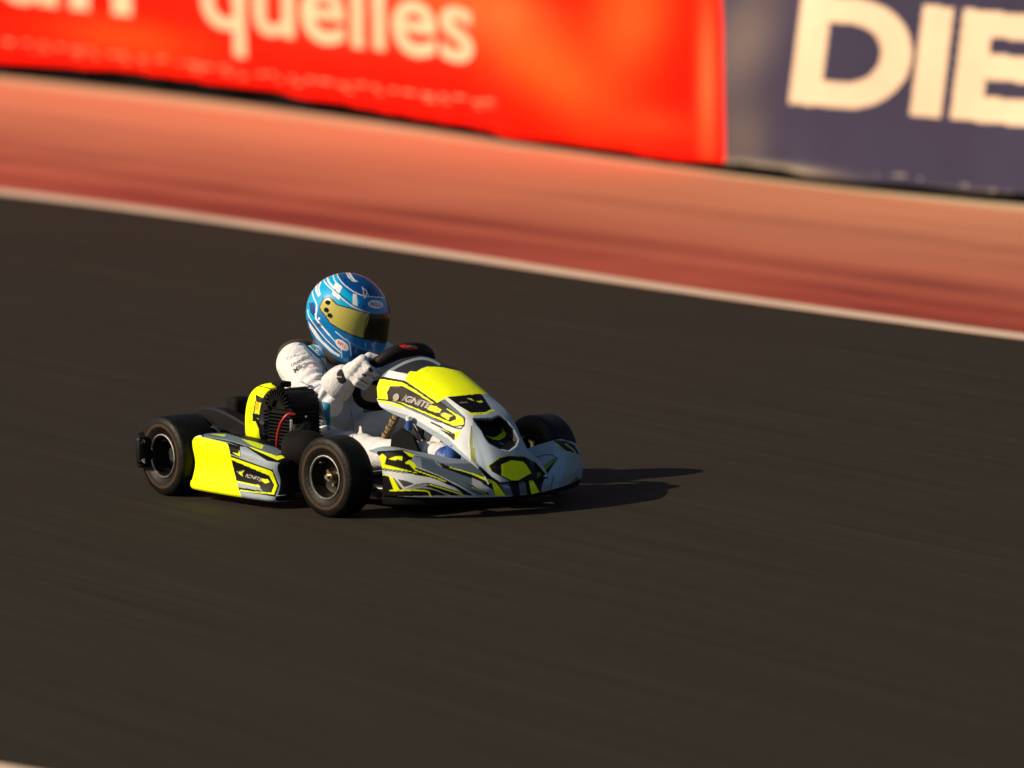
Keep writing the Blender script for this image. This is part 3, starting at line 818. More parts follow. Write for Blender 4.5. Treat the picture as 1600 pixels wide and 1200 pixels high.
# ---- front panel (number panel between wheel and spoiler)
def nassau():
    st = [ # x_c, z_c, (x,w,z) shoulder, ridge, outer
        (.795,.515, (.795,.09,.503), (.800,.163,.462), (.800,.192,.415), (.803,.195,.375)),
        (.90,.492, (.90,.08,.485), (.905,.146,.450), (.88,.190,.385), (.848,.197,.345)),
        (1.06,.432, (1.06,.07,.424), (1.06,.118,.392), (1.035,.155,.335), (1.00,.172,.300)),
        (1.19,.356, (1.19,.065,.352), (1.195,.101,.334), (1.185,.125,.285), (1.16,.150,.237)),
        (1.275,.275, (1.270,.065,.272), (1.25,.098,.262), (1.245,.118,.225), (1.25,.140,.196)),
        (1.335,.195, (1.330,.07,.192), (1.305,.102,.185), (1.31,.118,.165), (1.33,.132,.160)),
        (1.372,.115, (1.368,.07,.113), (1.350,.108,.112), (1.36,.120,.112), (1.372,.128,.118))]
    cols = []
    for xc, zc, a, b, c, d in st:
        k_ = (.76, .80, .86, .93, 1, 1, 1)[len(cols)]
        row = [(p[0], -p[1], p[2]) for p in (d, c, b, a)]+[(xc, 0, zc)]+[(p[0], p[1]*k_, p[2]-(1-k_)*.03) for p in (a, b, c, d)]
        cols.append(row)
    G = cr(np.array(cols), 330)
    G = np.swapaxes(cr(np.swapaxes(G, 0, 1), 300), 0, 1)
    # duct opening sunk into the panel
    du, dv = np.gradient(G, axis=0), np.gradient(G, axis=1)
    N = np.cross(du, dv); N /= np.linalg.norm(N, axis=-1, keepdims=True)
    if N[150, 150, 2] < 0: N = -N
    P = proj(G.reshape(-1, 3)).reshape(330, 300, 2)
    duct = Z(680, 600, 10, [(590,545),(900,540),(1000,500),(1060,530),(1130,580),(1230,700),(1300,860),(1260,960),(1150,1040),(1000,1010),(840,920),(770,820),(720,720),(640,620)])
    ins = inpoly(P.reshape(-1, 2), duct).reshape(330, 300).astype(float)
    ins *= (N@FW < 0)
    k = ins.copy()
    for _ in range(4):
        k = (k+np.roll(k, 1, 0)+np.roll(k, -1, 0)+np.roll(k, 1, 1)+np.roll(k, -1, 1))/5
    k = np.clip(k*1.3-.15, 0, 1)
    # deepest at the top edge of the opening, running out towards its foot
    depth = .045*np.clip((G[..., 2]-.205)/.10, .12, 1)
    G = G-N*(k*depth)[..., None]
    me = grid_mesh('front_panel', G)
    me.update()
    if me.polygons[len(me.polygons)//2].normal.z < 0: me.flip_normals()
    a = lambda pts: Z(580, 560, 10, pts)
    b = lambda pts: Z(680, 600, 10, pts)
    w = lambda pts: Z(740, 640, 8, pts)
    bx = [(-200,-200)]
    ops = [
        ('p', SLW, a([(90,640),(420,690),(1300,1065),(1450,1045),(1462,930),(1090,665),(1190,600),(1600,880),(1560,1200),(1560,1600),(1200,1250),(600,900),(90,740)])),  # near side in lighter silver: sunlit tone painted in
        ('p', (.022,.026,.036), a([(150,300),(180,-150),(1500,-150),(2300,540),(1800,325),(1120,138),(870,126),(780,160),(700,206),(610,196),(565,240),(280,190),(220,270)])),
        ('l', (.20,.25,.29), [(596,592),(604,583),(618,574),(634,566),(650,561),(662,560),(674,563),(686,569)], 4.2),
        ('p', WHT, a([(200,285),(280,186),(560,240),(535,352),(300,305)])),
        ('p', YEL, a([(530,345),(570,240),(610,200),(700,210),(780,165),(870,130),(1000,128),(1120,140),(1400,200),(1800,330),(2300,560),(1720,553),(1190,598),(1082,662),(1030,690)])),
        ('p', BLK, a([(100,290),(200,286),(530,350),(1030,690),(1090,665),(1470,930),(1462,1052),(1300,1072),(420,694),(130,646),(60,600)])),
        ('p', YEL, a([(80,325),(190,325),(490,375),(700,500),(985,700),(960,704),(660,520),(480,432),(300,432),(245,530),(262,645),(480,690),(1230,992),(1330,952),(1322,900),(1180,795),(1190,780),(1440,938),(1448,1032),(1300,1060),(420,680),(100,632)])),
        ('l', (.20,.16,.12), a([(310,440),(440,445)]), 1.0),
        ('t', (.50,.46,.42), 'IGNITE', a([(478,655)])[0], (41, 13.2), (6.5, -8.6), .02, .0),
        ('p', YEL, a([(925,732),(1010,745),(1105,800),(1065,848),(985,842),(880,792)])),
        ('l', BLK, a([(960,770),(1060,810)]), .8),
        ('p', (.45,.42,.35), a([(1060,868),(1140,842),(1290,890),(1180,872)])),
        ('p', YEL, a([(1080,885),(1140,858),(1280,895),(1225,918),(1205,965)])),
        # sill stripes below the ring
        ('l', YEL, a([(120,650),(300,705),(500,762)]), 3.2),
        ('l', BLK, a([(110,640),(420,700),(1290,1075),(1450,1055)]), 2.0),
        ('l', DGB, a([(520,745),(900,915),(1050,985)]), 3.2),
        ('l', BLK, b([(-60,600),(130,695),(305,795)]), 2.0),
        ('l', YEL, b([(130,690),(310,772)]), 1.2),
        ('p', BLK, b([(60,700),(310,800),(300,885),(200,800)])),
        ('p', YEL, b([(318,752),(410,715),(360,820),(300,895)])),
        ('p', DGB, b([(80,266),(150,235),(465,515),(450,560),(435,540)])),
        ('p', BLK, b([(190,202),(700,150),(745,185),(878,392),(785,440),(560,450),(380,345)])),
        ('p', YEL, b([(385,362),(555,452),(785,442),(880,396),(940,412),(800,472),(560,488)])),
        ('l', BLK, b([(560,470),(790,458),(900,425)]), .5),
        ('p', (.5,.6,.1), b([(495,228),(560,222),(612,268)])), ('p', (.5,.6,.02), b([(635,265),(720,256),(755,282),(690,294)])),
        ('l', (.12,.12,.13), b([(390,290),(500,285)]), 2.0),
        ('p', (.20,.24,.06), b([(560,640),(605,700),(640,1250),(560,1180),(535,900)])),
        ('p', SIL, b([(575,640),(610,720),(615,1000),(590,1000)])),
        ('p', (.010,.010,.010), duct),
        ('p', (.35,.50,.01), b([(770,792),(900,840),(960,822),(1040,760),(1050,715),(1112,790),(1082,832),(1000,878),(900,866)])),
        ('p', (.12,.12,.13), b([(980,900),(1070,930),(1080,955),(1020,940)])),
        ('p', (.35,.42,.05), w([(150,720),(330,590),(430,566),(640,580),(640,592),(430,578),(340,604),(200,700),(215,760)])),
        ('p', BLK, w([(190,700),(330,604),(430,578),(640,590),(775,660),(900,800),(760,1000),(560,1000),(430,880),(230,775)])),
        ('p', YEL, w([(345,690),(470,632),(620,652),(665,700),(722,792),(560,884),(470,884),(352,822)])),
        ('l', BLK, [(690,700),(735,727),(770,748),(800,768)], 3.6), ('p', BLK, [(750,728),(776,752),(768,764),(742,740)]),
        ('f', BLK, lambda P, N: P[:, 2] < .1175),
    ]
    paint(me, SIL, ops)
    o = link('front_panel', me, M['paint'], kart)
    solid(o, .003)
    Wn = G.reshape(-1, 3); dd = np.hypot(*(proj(Wn)-[618.5, 621.5]).T)
    i = np.where(dd < 1.5)[0]; i = i[np.argmin(((Wn[i]-CAM)@FW))]
    n_ = N.reshape(-1, 3)[i]; n_ = -n_ if n_@FW > 0 else n_
    bolt('panel_bolt', Wn[i]-n_*.002, n_, .0135, .006, M['dull'], o, 16)
    return o
nas = nassau()
tube('panel_stay', [(.76,0,.10),(.82,0,.30),(.86,0,.46)], .007, M['chassis'], kart)

# ---- steering
TW = R(42)
WC = np.array([.634, 0, .426]); E1 = np.array([0,-1.,0]); E2 = np.array([math.sin(TW), 0, math.cos(TW)]); NN = np.array([-math.cos(TW), 0, math.sin(TW)])
def steering():
    bm = bmesh.new()
    seg, n = 14, 72
    rings = []
    for i in range(n):
        a = 2*PI*i/n
        Rr = .148
        tr = .0155+.004*max(0, math.sin(a))**2      # thicker padded top
        d = math.cos(a)*E1+math.sin(a)*E2
        c = WC+d*Rr
        rings.append([bm.verts.new(c+tr*(math.cos(2*PI*k/seg)*d+math.sin(2*PI*k/seg)*NN*1.05)) for k in range(seg)])
    for i in range(n):
        a, b = rings[i], rings[(i+1) % n]
        for k in range(seg): bm.faces.new((a[k], a[(k+1) % seg], b[(k+1) % seg], b[k]))
    bmesh.ops.recalc_face_normals(bm, faces=bm.faces)
    w = from_bm('steering_wheel', bm, M['grip'], kart)
    for ang in (0, PI, PI/2*3):
        d = math.cos(ang)*E1+math.sin(ang)*E2
        tube('spoke', [WC-NN*.035, WC+d*.07-NN*.02, WC+d*.14], [.012,.010,.009], M['black'], w)
    # padded centre and top, red badge
    bm = bmesh.new()
    tube_bm(bm, [WC-NN*.04, WC+NN*.0], .035, 20)
    from_bm('wheel_boss', bm, M['black'], w)
    a0 = WC+E2*.150+NN*.0
    bm = bmesh.new()
    pts = [WC+.146*(math.cos(t)*E1+math.sin(t)*E2)-NN*.004 for t in np.linspace(R(30), R(150), 9)]
    tube_bm(bm, pts, [.014,.022,.026,.027,.027,.027,.027,.024,.015], 60, 240)
    bmesh.ops.recalc_face_normals(bm, faces=bm.faces)
    pme = bpy.data.meshes.new('top_pad'); bm.to_mesh(pme); bm.free(); pme.update()
    paint(pme, (.010,.009,.009), [('p', (.50,.02,.01), Z(600,500,10,[(238,395),(300,385),(480,400),(545,425),(520,460),(400,468),(280,435)])),
        ('p', (.25,.22,.2), Z(600,500,10,[(360,405),(480,400),(520,420),(500,440),(440,425),(400,432),(350,425)]))])
    link('top_pad', pme, M['pad'], w)
    tube('steering_column', [WC-NN*.03, (.70,0,.34), (.90,0,.10)], .011, M['chassis'], kart)
steering()
# gold and grey fittings between wheel and pedals
bm = bmesh.new()
A, B = inv(622, 644, 1, -.09), inv(596, 694, 1, -.11)
for i in range(9):
    p = A+(B-A)*i/9; q = A+(B-A)*(i+.78)/9
    tube_bm(bm, [p, q], [.013 if i % 2 else .0165]*2, 12)
bmesh.ops.recalc_face_normals(bm, faces=bm.faces)
cb = from_bm('column_support', bm, M['gold'], kart); auto(cb)
bolt('support_clamp', B+np.array([-.02,0,-.01]), (1,0,-.2), .021, .045, M['gold'], cb, 10)
for px, py, yy in ((617,688,-.08),(610,668,-.06),(633,702,-.06),(617,703,-.1),(640,668,-.02)):
    p = inv(px, py, 1, yy)
    bolt('fitting', p, (random.uniform(.3,1), random.uniform(-1,-.3), random.uniform(-.3,.5)), random.uniform(.010,.014), .022, random.choice([M['steel'], M['gold'], M['chassis']]), cb, 8)
bm = bmesh.new()
pl = [(.90,.10),(1.07,.10),(1.07,.20),(1.03,.262),(.96,.285),(.90,.25),(.885,.18)]
f0 = [bm.verts.new((x, -.205, z)) for x, z in pl]; f1 = [bm.verts.new((x, -.195, z)) for x, z in pl]
bm.faces.new(f0); bm.faces.new(f1[::-1])
for i in range(len(pl)): bm.faces.new((f0[i], f1[i], f1[(i+1) % len(pl)], f0[(i+1) % len(pl)]))
bmesh.ops.recalc_face_normals(bm, faces=bm.faces)
from_bm('added_dark_plate', bm, M['matte'], kart, smooth=False)  # black plate added so the space by the shin stays dark
p = inv(639, 664, 1, -.19); tube('brake_reservoir', [p-[0,0,.018], p+[0,0,.016]], .011, M['blue'], kart)
tube('reservoir_cap', [p+[0,0,.016], p+[0,0,.030]], .0105, M['white'], kart)
# pedals, fuel tank
for s in (-1, 1):
    bm = bmesh.new()
    tube_bm(bm, [(1.06, s*.13, .05), (1.08, s*.14, .17), (1.08, s*.09, .175)], .006, 8)
    from_bm('brake_pedal' if s > 0 else 'throttle_pedal', bm, M['steel'], kart)
bm = bmesh.new(); rbox_bm(bm, (.70,-.075,.04), (.90,.075,.17), .03, 4); fo = from_bm('fuel_tank', bm, M['black'], kart); auto(fo, 60)
tube('tank_cap', [(.80,0,.168),(.80,0,.19)], .022, M['chassis'], kart)
tube('brake_cable', [(1.06,.13,.08),(.8,.2,.07),(.4,.22,.08),(.08,.16,.12)], .004, M['steel'], kart)

# ---- seat
def seat():
    rows = []
    for x, z, hw, lip in [(.0,.37,.135,.02), (.015,.33,.155,.05), (.04,.25,.165,.085), (.07,.15,.165,.11), (.13,.085,.16,.11), (.25,.06,.15,.09), (.38,.065,.145,.06), (.47,.09,.13,.03)]:
        r = []
        for t in np.linspace(-1, 1, 11):
            e = abs(t)**3
            dx = lip*e*(1 if x < .1 else .25); dz = lip*e*(.15 if x < .1 else 1)
            r.append((x+dx, hw*math.sin(t*PI/2)*1.05, z+dz))
        rows.append(r)
    G = cr(np.array(rows), 48); G = np.swapaxes(cr(np.swapaxes(G, 0, 1), 40), 0, 1)
    me = grid_mesh('seat', G)
    o = link('seat', me, M['black'], kart); md = o.modifiers.new('t', 'SOLIDIFY'); md.thickness = .006; md.offset = 0
seat()
tube('seat_stay', [(.02,-.16,.30),(.0,-.24,.12)], .008, M['steel'], kart)
tube('seat_stay', [(.02,.16,.30),(.0,.24,.12)], .008, M['steel'], kart)

# ---- engine on the right-hand side
eng = None
def engine():
    global eng
    n0 = set(C.objects)
    # crankcase
    bm = bmesh.new()
    rbox_bm(bm, (.25,-.40,.09), (.44,-.27,.215), .02, 3)
    tube_bm(bm, [(.33,-.43,.16),(.33,-.25,.16)], .055, 20)
    bmesh.ops.recalc_face_normals(bm, faces=bm.faces)
    e = from_bm('engine', bm, M['alu'], kart); auto(e)
    eng = e
    # cylinder with horizontal fins
    def fin(z, g, t=.006):
        bm = bmesh.new()
        rbox_bm(bm, (.275-g, -.395-g*.4, z), (.435+g, -.265+g*.3, z+t), .0025, 1)
        return from_bm('cooling_fin', bm, M['alu'], e, smooth=False)
    bm = bmesh.new(); rbox_bm(bm, (.280,-.385,.20), (.434,-.262,.345), .012, 3)
    cyl = from_bm('cylinder', bm, M['matte'], e)
    for i in range(9): fin(.218+i*.0125, .006 if i > 0 else 0)
    # cylinder head shroud: domed block with radial ribs
    bm = bmesh.new()
    prof = [(-.078,.0),(-.076,.030),(-.064,.052),(-.040,.066),(0,.071),(.038,.066),(.062,.050),(.072,.026),(.074,0)]
    for y0, y1 in ((-.405,-.262),):
        a = [bm.verts.new((.357+x*.95, y0+.02, .330+z)) for x, z in prof]; b = [bm.verts.new((.357+x, y0+.05, .332+z)) for x, z in prof]; c = [bm.verts.new((.357+x*.97, y1, .328+z)) for x, z in prof]
        for p, q in ((a, b), (b, c)):
            for i in range(len(prof)-1): bm.faces.new((p[i], p[i+1], q[i+1], q[i]))
        bm.faces.new(a[::-1]); bm.faces.new(c)
    bmesh.ops.recalc_face_normals(bm, faces=bm.faces)
    hd = from_bm('cylinder_head', bm, M['alu'], e); auto(hd, 50)
    for i in range(13):
        t = R(12+i*13)
        d = np.array([-math.cos(t), 0, math.sin(t)]); bmf = bmesh.new()
        p0 = np.array([.357, -.392, .338])+d*.030; p1 = np.array([.357, -.392, .338])+d*np.array([.076,0,.067])
        s_ = np.array([d[2], 0, -d[0]])*.0022
        vs = [bmf.verts.new(q) for q in (p0-s_, p0+s_, p1+s_, p1-s_)]
        v2 = [bmf.verts.new(np.array(q.co)+np.array([0, .13 if k > 1 else .012, 0])) for k, q in enumerate(vs)]
        v3 = [bmf.verts.new(np.array(q.co)+np.array([0, -.006, 0])) for q in vs]
        for i2 in range(4): bmf.faces.new((v3[i2], v3[(i2+1) % 4], v2[(i2+1) % 4], v2[i2]))
        bmf.faces.new(v3); bmf.faces.new(v2[::-1])
        bmesh.ops.delete(bmf, geom=[v for v in bmf.verts if not v.link_faces], context='VERTS')
        bmesh.ops.recalc_face_normals(bmf, faces=bmf.faces)
        from_bm('head_rib', bmf, M['alu'], e, smooth=False)
    # yellow fan cowl towards the rear
    cols = []
    for x, g in [(.318,.045),(.316,.012),(.326,.0),(.355,-.004),(.388,-.002),(.404,.006)]:
        row = []
        for y, z in [(-.285,.20),(-.34,.192),(-.395,.20),(-.425,.225),(-.432,.27),(-.430,.33),(-.415,.378),(-.385,.404),(-.34,.412),(-.29,.405)]:
            cy, cz = -.35, .30
            row.append((x+(.30-z)*-.10, cy+(y-cy)*(1-g*8), cz+(z-cz)*(1-g*8)))
        cols.append(row)
    G = cr(np.array(cols), 120); G = np.swapaxes(cr(np.swapaxes(G, 0, 1), 220), 0, 1)
    me = grid_mesh('fan_cowl', G); me.update()
    if me.polygons[60*219+110].normal.y > 0: me.flip_normals()
    z = lambda pts: Z(360, 580, 10, pts)
    paint(me, YEL, [('p', BLK, z([(395,365),(530,428),(500,500),(400,470)])), ('p', BLK, z([(345,650),(510,690),(505,815),(345,780)])), ('l', BLK, z([(440,230),(700,290)]), 1.2), ('l', BLK, z([(395,470),(360,660)]), 1.3),
                    ('l', YEL, z([(420,740),(455,745)]), 1.0), ('p', BLK, z([(398,800),(440,785),(530,975),(488,1000)])),
                    ('p', (.95,.45,.01), z([(400,480),(455,490),(440,600),(378,612)])), ('l', BLK, z([(385,520),(375,640)]), .8), ('l', BLK, z([(520,545),(600,545)]), .9),
                    ('l', (.2,.24,.01), z([(310,620),(300,800)]), 1.2), ('l', (.2,.24,.01), z([(380,380),(340,500),(325,640)]), .9), ('l', (.3,.35,.01), z([(500,220),(440,300)]), .9)])
    o = link('fan_cowl', me, M['paint'], e); solid(o, .003)
    # top: coil, clutch cover, airbox, exhaust
    rbox('ignition_coil', (.27,-.36,.405), (.33,-.31,.425), M['matte'], e, .006)
    shift = [ob for ob in C.objects if ob not in n0 and ob.type == 'MESH']
    for ob in shift:
        if ob is not o: ob.data.transform(Matrix.Translation((.115, 0, 0)))
    tube('spark_lead', [inv(461,648,1,-.41), inv(450,648,1,-.43), inv(440,660,1,-.445), inv(434,680,1,-.445), inv(432.5,705,1,-.43)], .0058, M['red'], e, 12)
    # airbox: rounded drum in front of the engine
    bm = bmesh.new()
    tube_bm(bm, [(.57,-.43,.195),(.59,-.415,.195),(.65,-.375,.195),(.695,-.345,.195)], [.058,.072,.074,.050], 26, 14)
    bmesh.ops.recalc_face_normals(bm, faces=bm.faces)
    ab = from_bm('airbox', bm, M['matte'], e); auto(ab, 50)
    tube('intake', [(.57,-.37,.25),(.56,-.34,.275),(.52,-.31,.28)], .020, M['black'], e)
    tube('carburettor', [(.55,-.37,.245),(.55,-.37,.285)], .020, M['chassis'], e)
    p = inv(455, 664, 1, -.42)
    rbox('choke_lever', (p[0]-.006, p[1]-.004, p[2]-.022), (p[0]+.006, p[1]+.004, p[2]+.02), M['steel'], e, .002)
    bolt('clamp_bolt', inv(479, 651, 1, -.38), (0.3,-1,.2), .004, .004, M['chassis'], e, 8)
engine()
# chain guard and exhaust at the back
def guard():
    Q = cr(np.array([inv(308, 655, 1, -.40), inv(318, 641, 1, -.40), inv(338, 637, 1, -.39), inv(362, 645, 1, -.385), inv(392, 662, 1, -.38), inv(430, 688, 1, -.37), inv(445, 702, 1, -.36)]), 50)
    bm = bmesh.new(); rings = []
    for p in Q:
        rings.append([bm.verts.new(p+np.array([0, dy, dz])) for dy, dz in ((-.028,-.06),(-.030,-.004),(-.024,.003),(.024,.003),(.030,-.004),(.028,-.06))])
    for a, b in zip(rings[:-1], rings[1:]):
        for i in range(5): bm.faces.new((a[i], a[i+1], b[i+1], b[i]))
    bm.faces.new(rings[0]); bm.faces.new(rings[-1])
    bmesh.ops.recalc_face_normals(bm, faces=bm.faces)
    g = from_bm('chain_guard', bm, M['black'], kart); auto(g)
    lathe('sprocket', [(-.004,.085),(-.004,.03),(.004,.03),(.004,.085),(-.004,.085)], M['steel'], kart, (0,-.36,.145), 40)
    bm = bmesh.new()
    tube_bm(bm, [(.27,-.30,.25),(.16,-.28,.26),(.04,-.25,.25),(-.06,-.22,.235)], [.02,.032,.042,.042], 20)
    tube_bm(bm, [(-.06,-.22,.235),(-.10,-.21,.23)], [.042,.014], 20)
    ex = from_bm('exhaust', bm, M['chassis'], kart); auto(ex)
    rbox('clutch_housing', (.10,-.37,.235), (.17,-.29,.35), M['matte'], kart, .02)
guard()
# rear bumper: moulded plastic bar behind the rear wheels
def rear_bumper():
    cols = []
    for y, x0, h in [(-.615,-.13,.05),(-.60,-.165,.062),(-.50,-.19,.07),(-.35,-.215,.05),(0,-.225,.045),(.35,-.215,.05),(.50,-.19,.07),(.60,-.165,.062),(.615,-.13,.05)]:
        zc = .158; x0 += .03
        cols.append([(x0+.05, y, zc-h*.8), (x0+.01, y, zc-h), (x0, y, zc-h*.5), (x0, y, zc+h*.5), (x0+.01, y, zc+h), (x0+.05, y, zc+h*.8)])
    G = cr(np.array(cols), 90); G = np.swapaxes(cr(np.swapaxes(G, 0, 1), 26), 0, 1)
    me = grid_mesh('rear_bumper', G)
    o = link('rear_bumper', me, M['black'], kart); md = o.modifiers.new('t', 'SOLIDIFY'); md.thickness = .02; md.offset = 1
    rbox('bumper_end', (-.103,-.630,.112), (-.072,-.56,.212), M['black'], o, .012)
rear_bumper()

# ================================================================== DRIVER
drv = thing('person', 'driver in a white race suit, blue helmet and white gloves, sitting in the kart', 'person', (.15, 0, .09))
def capsule(bm, a, b, ra, rb, seg=18):
    a, b = np.array(a, float), np.array(b, float)
    L = np.linalg.norm(b-a)+1e-9; t = (b-a)/L
    pts, rad = [], []
    for k in range(5):
        th = PI/2*(1-k/5); pts.append(a-t*ra*math.sin(th)); rad.append(max(ra*math.cos(th), .0006))
    for k in range(7): f = k/6; pts.append(a+(b-a)*f); rad.append(ra+(rb-ra)*f)
    for k in range(1, 6):
        th = PI/2*k/5; pts.append(b+t*rb*math.sin(th)); rad.append(max(rb*math.cos(th), .0006))
    up = np.cross(t, [0, 0, 1.]) if abs(t[2]) < .9 else np.cross(t, [0, 1., 0]); up /= np.linalg.norm(up); v = np.cross(t, up)
    rings = [[bm.verts.new(p+r*(math.cos(2*PI*k/seg)*up+math.sin(2*PI*k/seg)*v)) for k in range(seg)] for p, r in zip(pts, rad)]
    for x, y in zip(rings[:-1], rings[1:]):
        for k in range(seg): bm.faces.new((x[k], x[(k+1) % seg], y[(k+1) % seg], y[k]))
    bm.faces.new(rings[0][::-1]); bm.faces.new(rings[-1])
def ell(bm, c, r, rot=None):
    b2 = bmesh.new(); bmesh.ops.create_icosphere(b2, subdivisions=3, radius=1)
    for v in b2.verts: v.co = Vector(np.array(v.co)*r)
    if rot is not None: bmesh.ops.rotate(b2, verts=b2.verts, cent=(0,0,0), matrix=rot)
    for v in b2.verts: v.co += Vector(c)
    me = bpy.data.meshes.new('t'); b2.to_mesh(me); b2.free(); bm.from_mesh(me); bpy.data.meshes.remove(me)
def organic(bm, voxel, smooth=6, fac=.5, sub=0):
    bmesh.ops.recalc_face_normals(bm, faces=bm.faces)
    me = bpy.data.meshes.new('o'); bm.to_mesh(me); bm.free()
    o = bpy.data.objects.new('o', me); C.objects.link(o)
    md = o.modifiers.new('r', 'REMESH'); md.mode = 'VOXEL'; md.voxel_size = voxel; md.use_smooth_shade = True
    ms = o.modifiers.new('s', 'SMOOTH'); ms.iterations = smooth; ms.factor = fac
    if sub: o.modifiers.new('u', 'SUBSURF').levels = sub
    bpy.context.view_layer.update()
    dg = bpy.context.evaluated_depsgraph_get()
    out = bpy.data.meshes.new_from_object(o.evaluated_get(dg))
    bpy.data.objects.remove(o)
    return out
def wrinkle(me, zones, seed=1):
    """cloth folds: displace along normals with warped waves, stronger in given zones (centre, radius, direction, wavelength, amplitude)"""
    n = len(me.vertices)
    P = np.empty(n*3, np.float32); me.vertices.foreach_get('co', P); P = P.reshape(-1, 3).astype(float)
    N = np.empty(n*3, np.float32); me.vertices.foreach_get('normal', N); N = N.reshape(-1, 3)
    r = np.random.default_rng(seed)
    d = np.zeros(n)
    for c, rad, dr, wl, amp in zones:
        dr = np.array(dr, float); dr /= np.linalg.norm(dr)
        w = np.exp(-(((P-np.array(c))**2).sum(1))/rad**2)
        ph = P@dr/wl*2*PI + 1.6*np.sin(P@r.normal(size=3)*22+r.uniform(0, 6)) + 1.1*np.sin(P@r.normal(size=3)*45)
        s = np.sin(ph); d += amp*w*(np.sign(s)*np.abs(s)**.8)
    P += N*d[:, None]
    me.vertices.foreach_set('co', P.reshape(-1).astype(np.float32)); me.update()

SHN = np.array([.272,-.168,.462]); ELN = np.array([.49,-.215,.345]); WRN = inv(541, 587, 1, -.180)
SHF = np.array([.245,.165,.475]); ELF = np.array([.47,.24,.36]); WRF = np.array([.60,.19,.43])
def body():
    bm = bmesh.new()
    cap = lambda a, b, ra, rb: capsule(bm, a, b, ra, rb)
    ell(bm, (.14,0,.17), (.125,.145,.095))                      # hips
    ell(bm, (.21,0,.27), (.115,.140,.13), Matrix.Rotation(R(10), 3, 'Y'))
    ell(bm, (.235,0,.385), (.112,.160,.12), Matrix.Rotation(R(14), 3, 'Y'))
    cap((.245,-.12,.455), (.245,.12,.455), .062, .062)
    ell(bm, inv(512, 630, 1, -.215), (.058,.050,.050))
    ell(bm, inv(490, 560, 1, -.10), (.060,.060,.050))
    cap((.26,0,.47), (.31,0,.55), .052, .050)                   # neck
    for s_, sh, el_, wr in ((-1, SHN, ELN, WRN), (1, SHF, ELF, WRF)):
        cap(sh, el_, .076, .062); cap(el_, wr, .060, .040)
        ell(bm, sh*.55+el_*.45+np.array([-.01,s_*.004,-.02]), (.082,.070,.070))
        ell(bm, sh, (.078,.070,.080))
        ell(bm, el_, (.060,.056,.058))
    # thighs, knees, shins
    cap((.17,-.085,.16), (.52,-.165,.175), .082, .070); cap((.52,-.165,.175), (.76,-.155,.175), .070, .058)
    cap((.76,-.155,.175), (1.09,-.125,.195), .056, .043)
    cap((.17,.085,.16), (.58,.14,.255), .082, .060)
    cap((.58,.14,.255), (.82,.125,.165), .056, .044)
    me = organic(bm, .0055, 8, .5, 1)
    wrinkle(me, [((.53,-.22,.35), .08, (1,.2,-.5), .034, .0075), ((.44,-.19,.38), .07, (1,0,-.7), .036, .0060), ((.34,-.20,.37), .07, (.6,0,1), .034, .0045), ((.37,-.19,.47), .05, (1,0,.4), .028, .0035), ((.30,-.12,.44), .07, (.3,1,.6), .06, .0035),
                 ((.27,-.1,.27), .13, (0,.5,1), .075, .005), ((.62,-.16,.20), .12, (1,.6,.3), .070, .004), ((1.0,-.13,.2), .10, (1,0,.2), .05, .0045),
                 ((.35,-.12,.20), .12, (1,.4,0), .08, .004)])
    z = lambda pts: Z(420, 520, 11.43, pts)
    BL = (.0,.20,.33)
    ops = [
        ('p', BL, z([(505,215),(580,165),(700,185),(840,235),(925,315),(1010,450),(870,450),(740,325),(660,240)])),
        ('l', WHT, z([(700,205),(790,300),(900,400)]), 1.3),
        ('t', WHT, 'SUIT'[:0] or 'M', z([(830,330)])[0], (3,4), (2,-5)),
        ('t', (.10,.12,.16), 'CT Racing', z([(330,490)])[0], (30, -10), (-1.5, -4.2), .01),
        ('t', (.05,.05,.06), 'GRANDLIN', z([(410,612)])[0], (32, -17), (-2.4, -4.6), .02),
        ('t', (.02,.02,.03), 'Mike', z([(470,730)])[0], (18, -13.5), (-3.6, -6.8), .035),
        ('l', (.55,.08,.08), z([(790,600),(820,570),(860,590)]), 1.4), ('l', (.60,.35,.33), z([(700,610),(780,620)]), 2.2),
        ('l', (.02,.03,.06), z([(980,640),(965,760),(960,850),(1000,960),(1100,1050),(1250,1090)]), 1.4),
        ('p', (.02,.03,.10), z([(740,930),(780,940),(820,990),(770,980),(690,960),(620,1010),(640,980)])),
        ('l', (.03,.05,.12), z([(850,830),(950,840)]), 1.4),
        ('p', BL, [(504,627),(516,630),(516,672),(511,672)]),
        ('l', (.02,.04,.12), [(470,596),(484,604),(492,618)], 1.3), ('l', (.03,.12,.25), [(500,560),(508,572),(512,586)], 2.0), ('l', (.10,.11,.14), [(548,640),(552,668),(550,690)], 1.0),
        ('l', (.05,.2,.30), [(480,612),(492,606),(500,600)], 1.8),
        
    ]
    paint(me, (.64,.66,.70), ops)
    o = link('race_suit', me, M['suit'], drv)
    return o
suit = body()
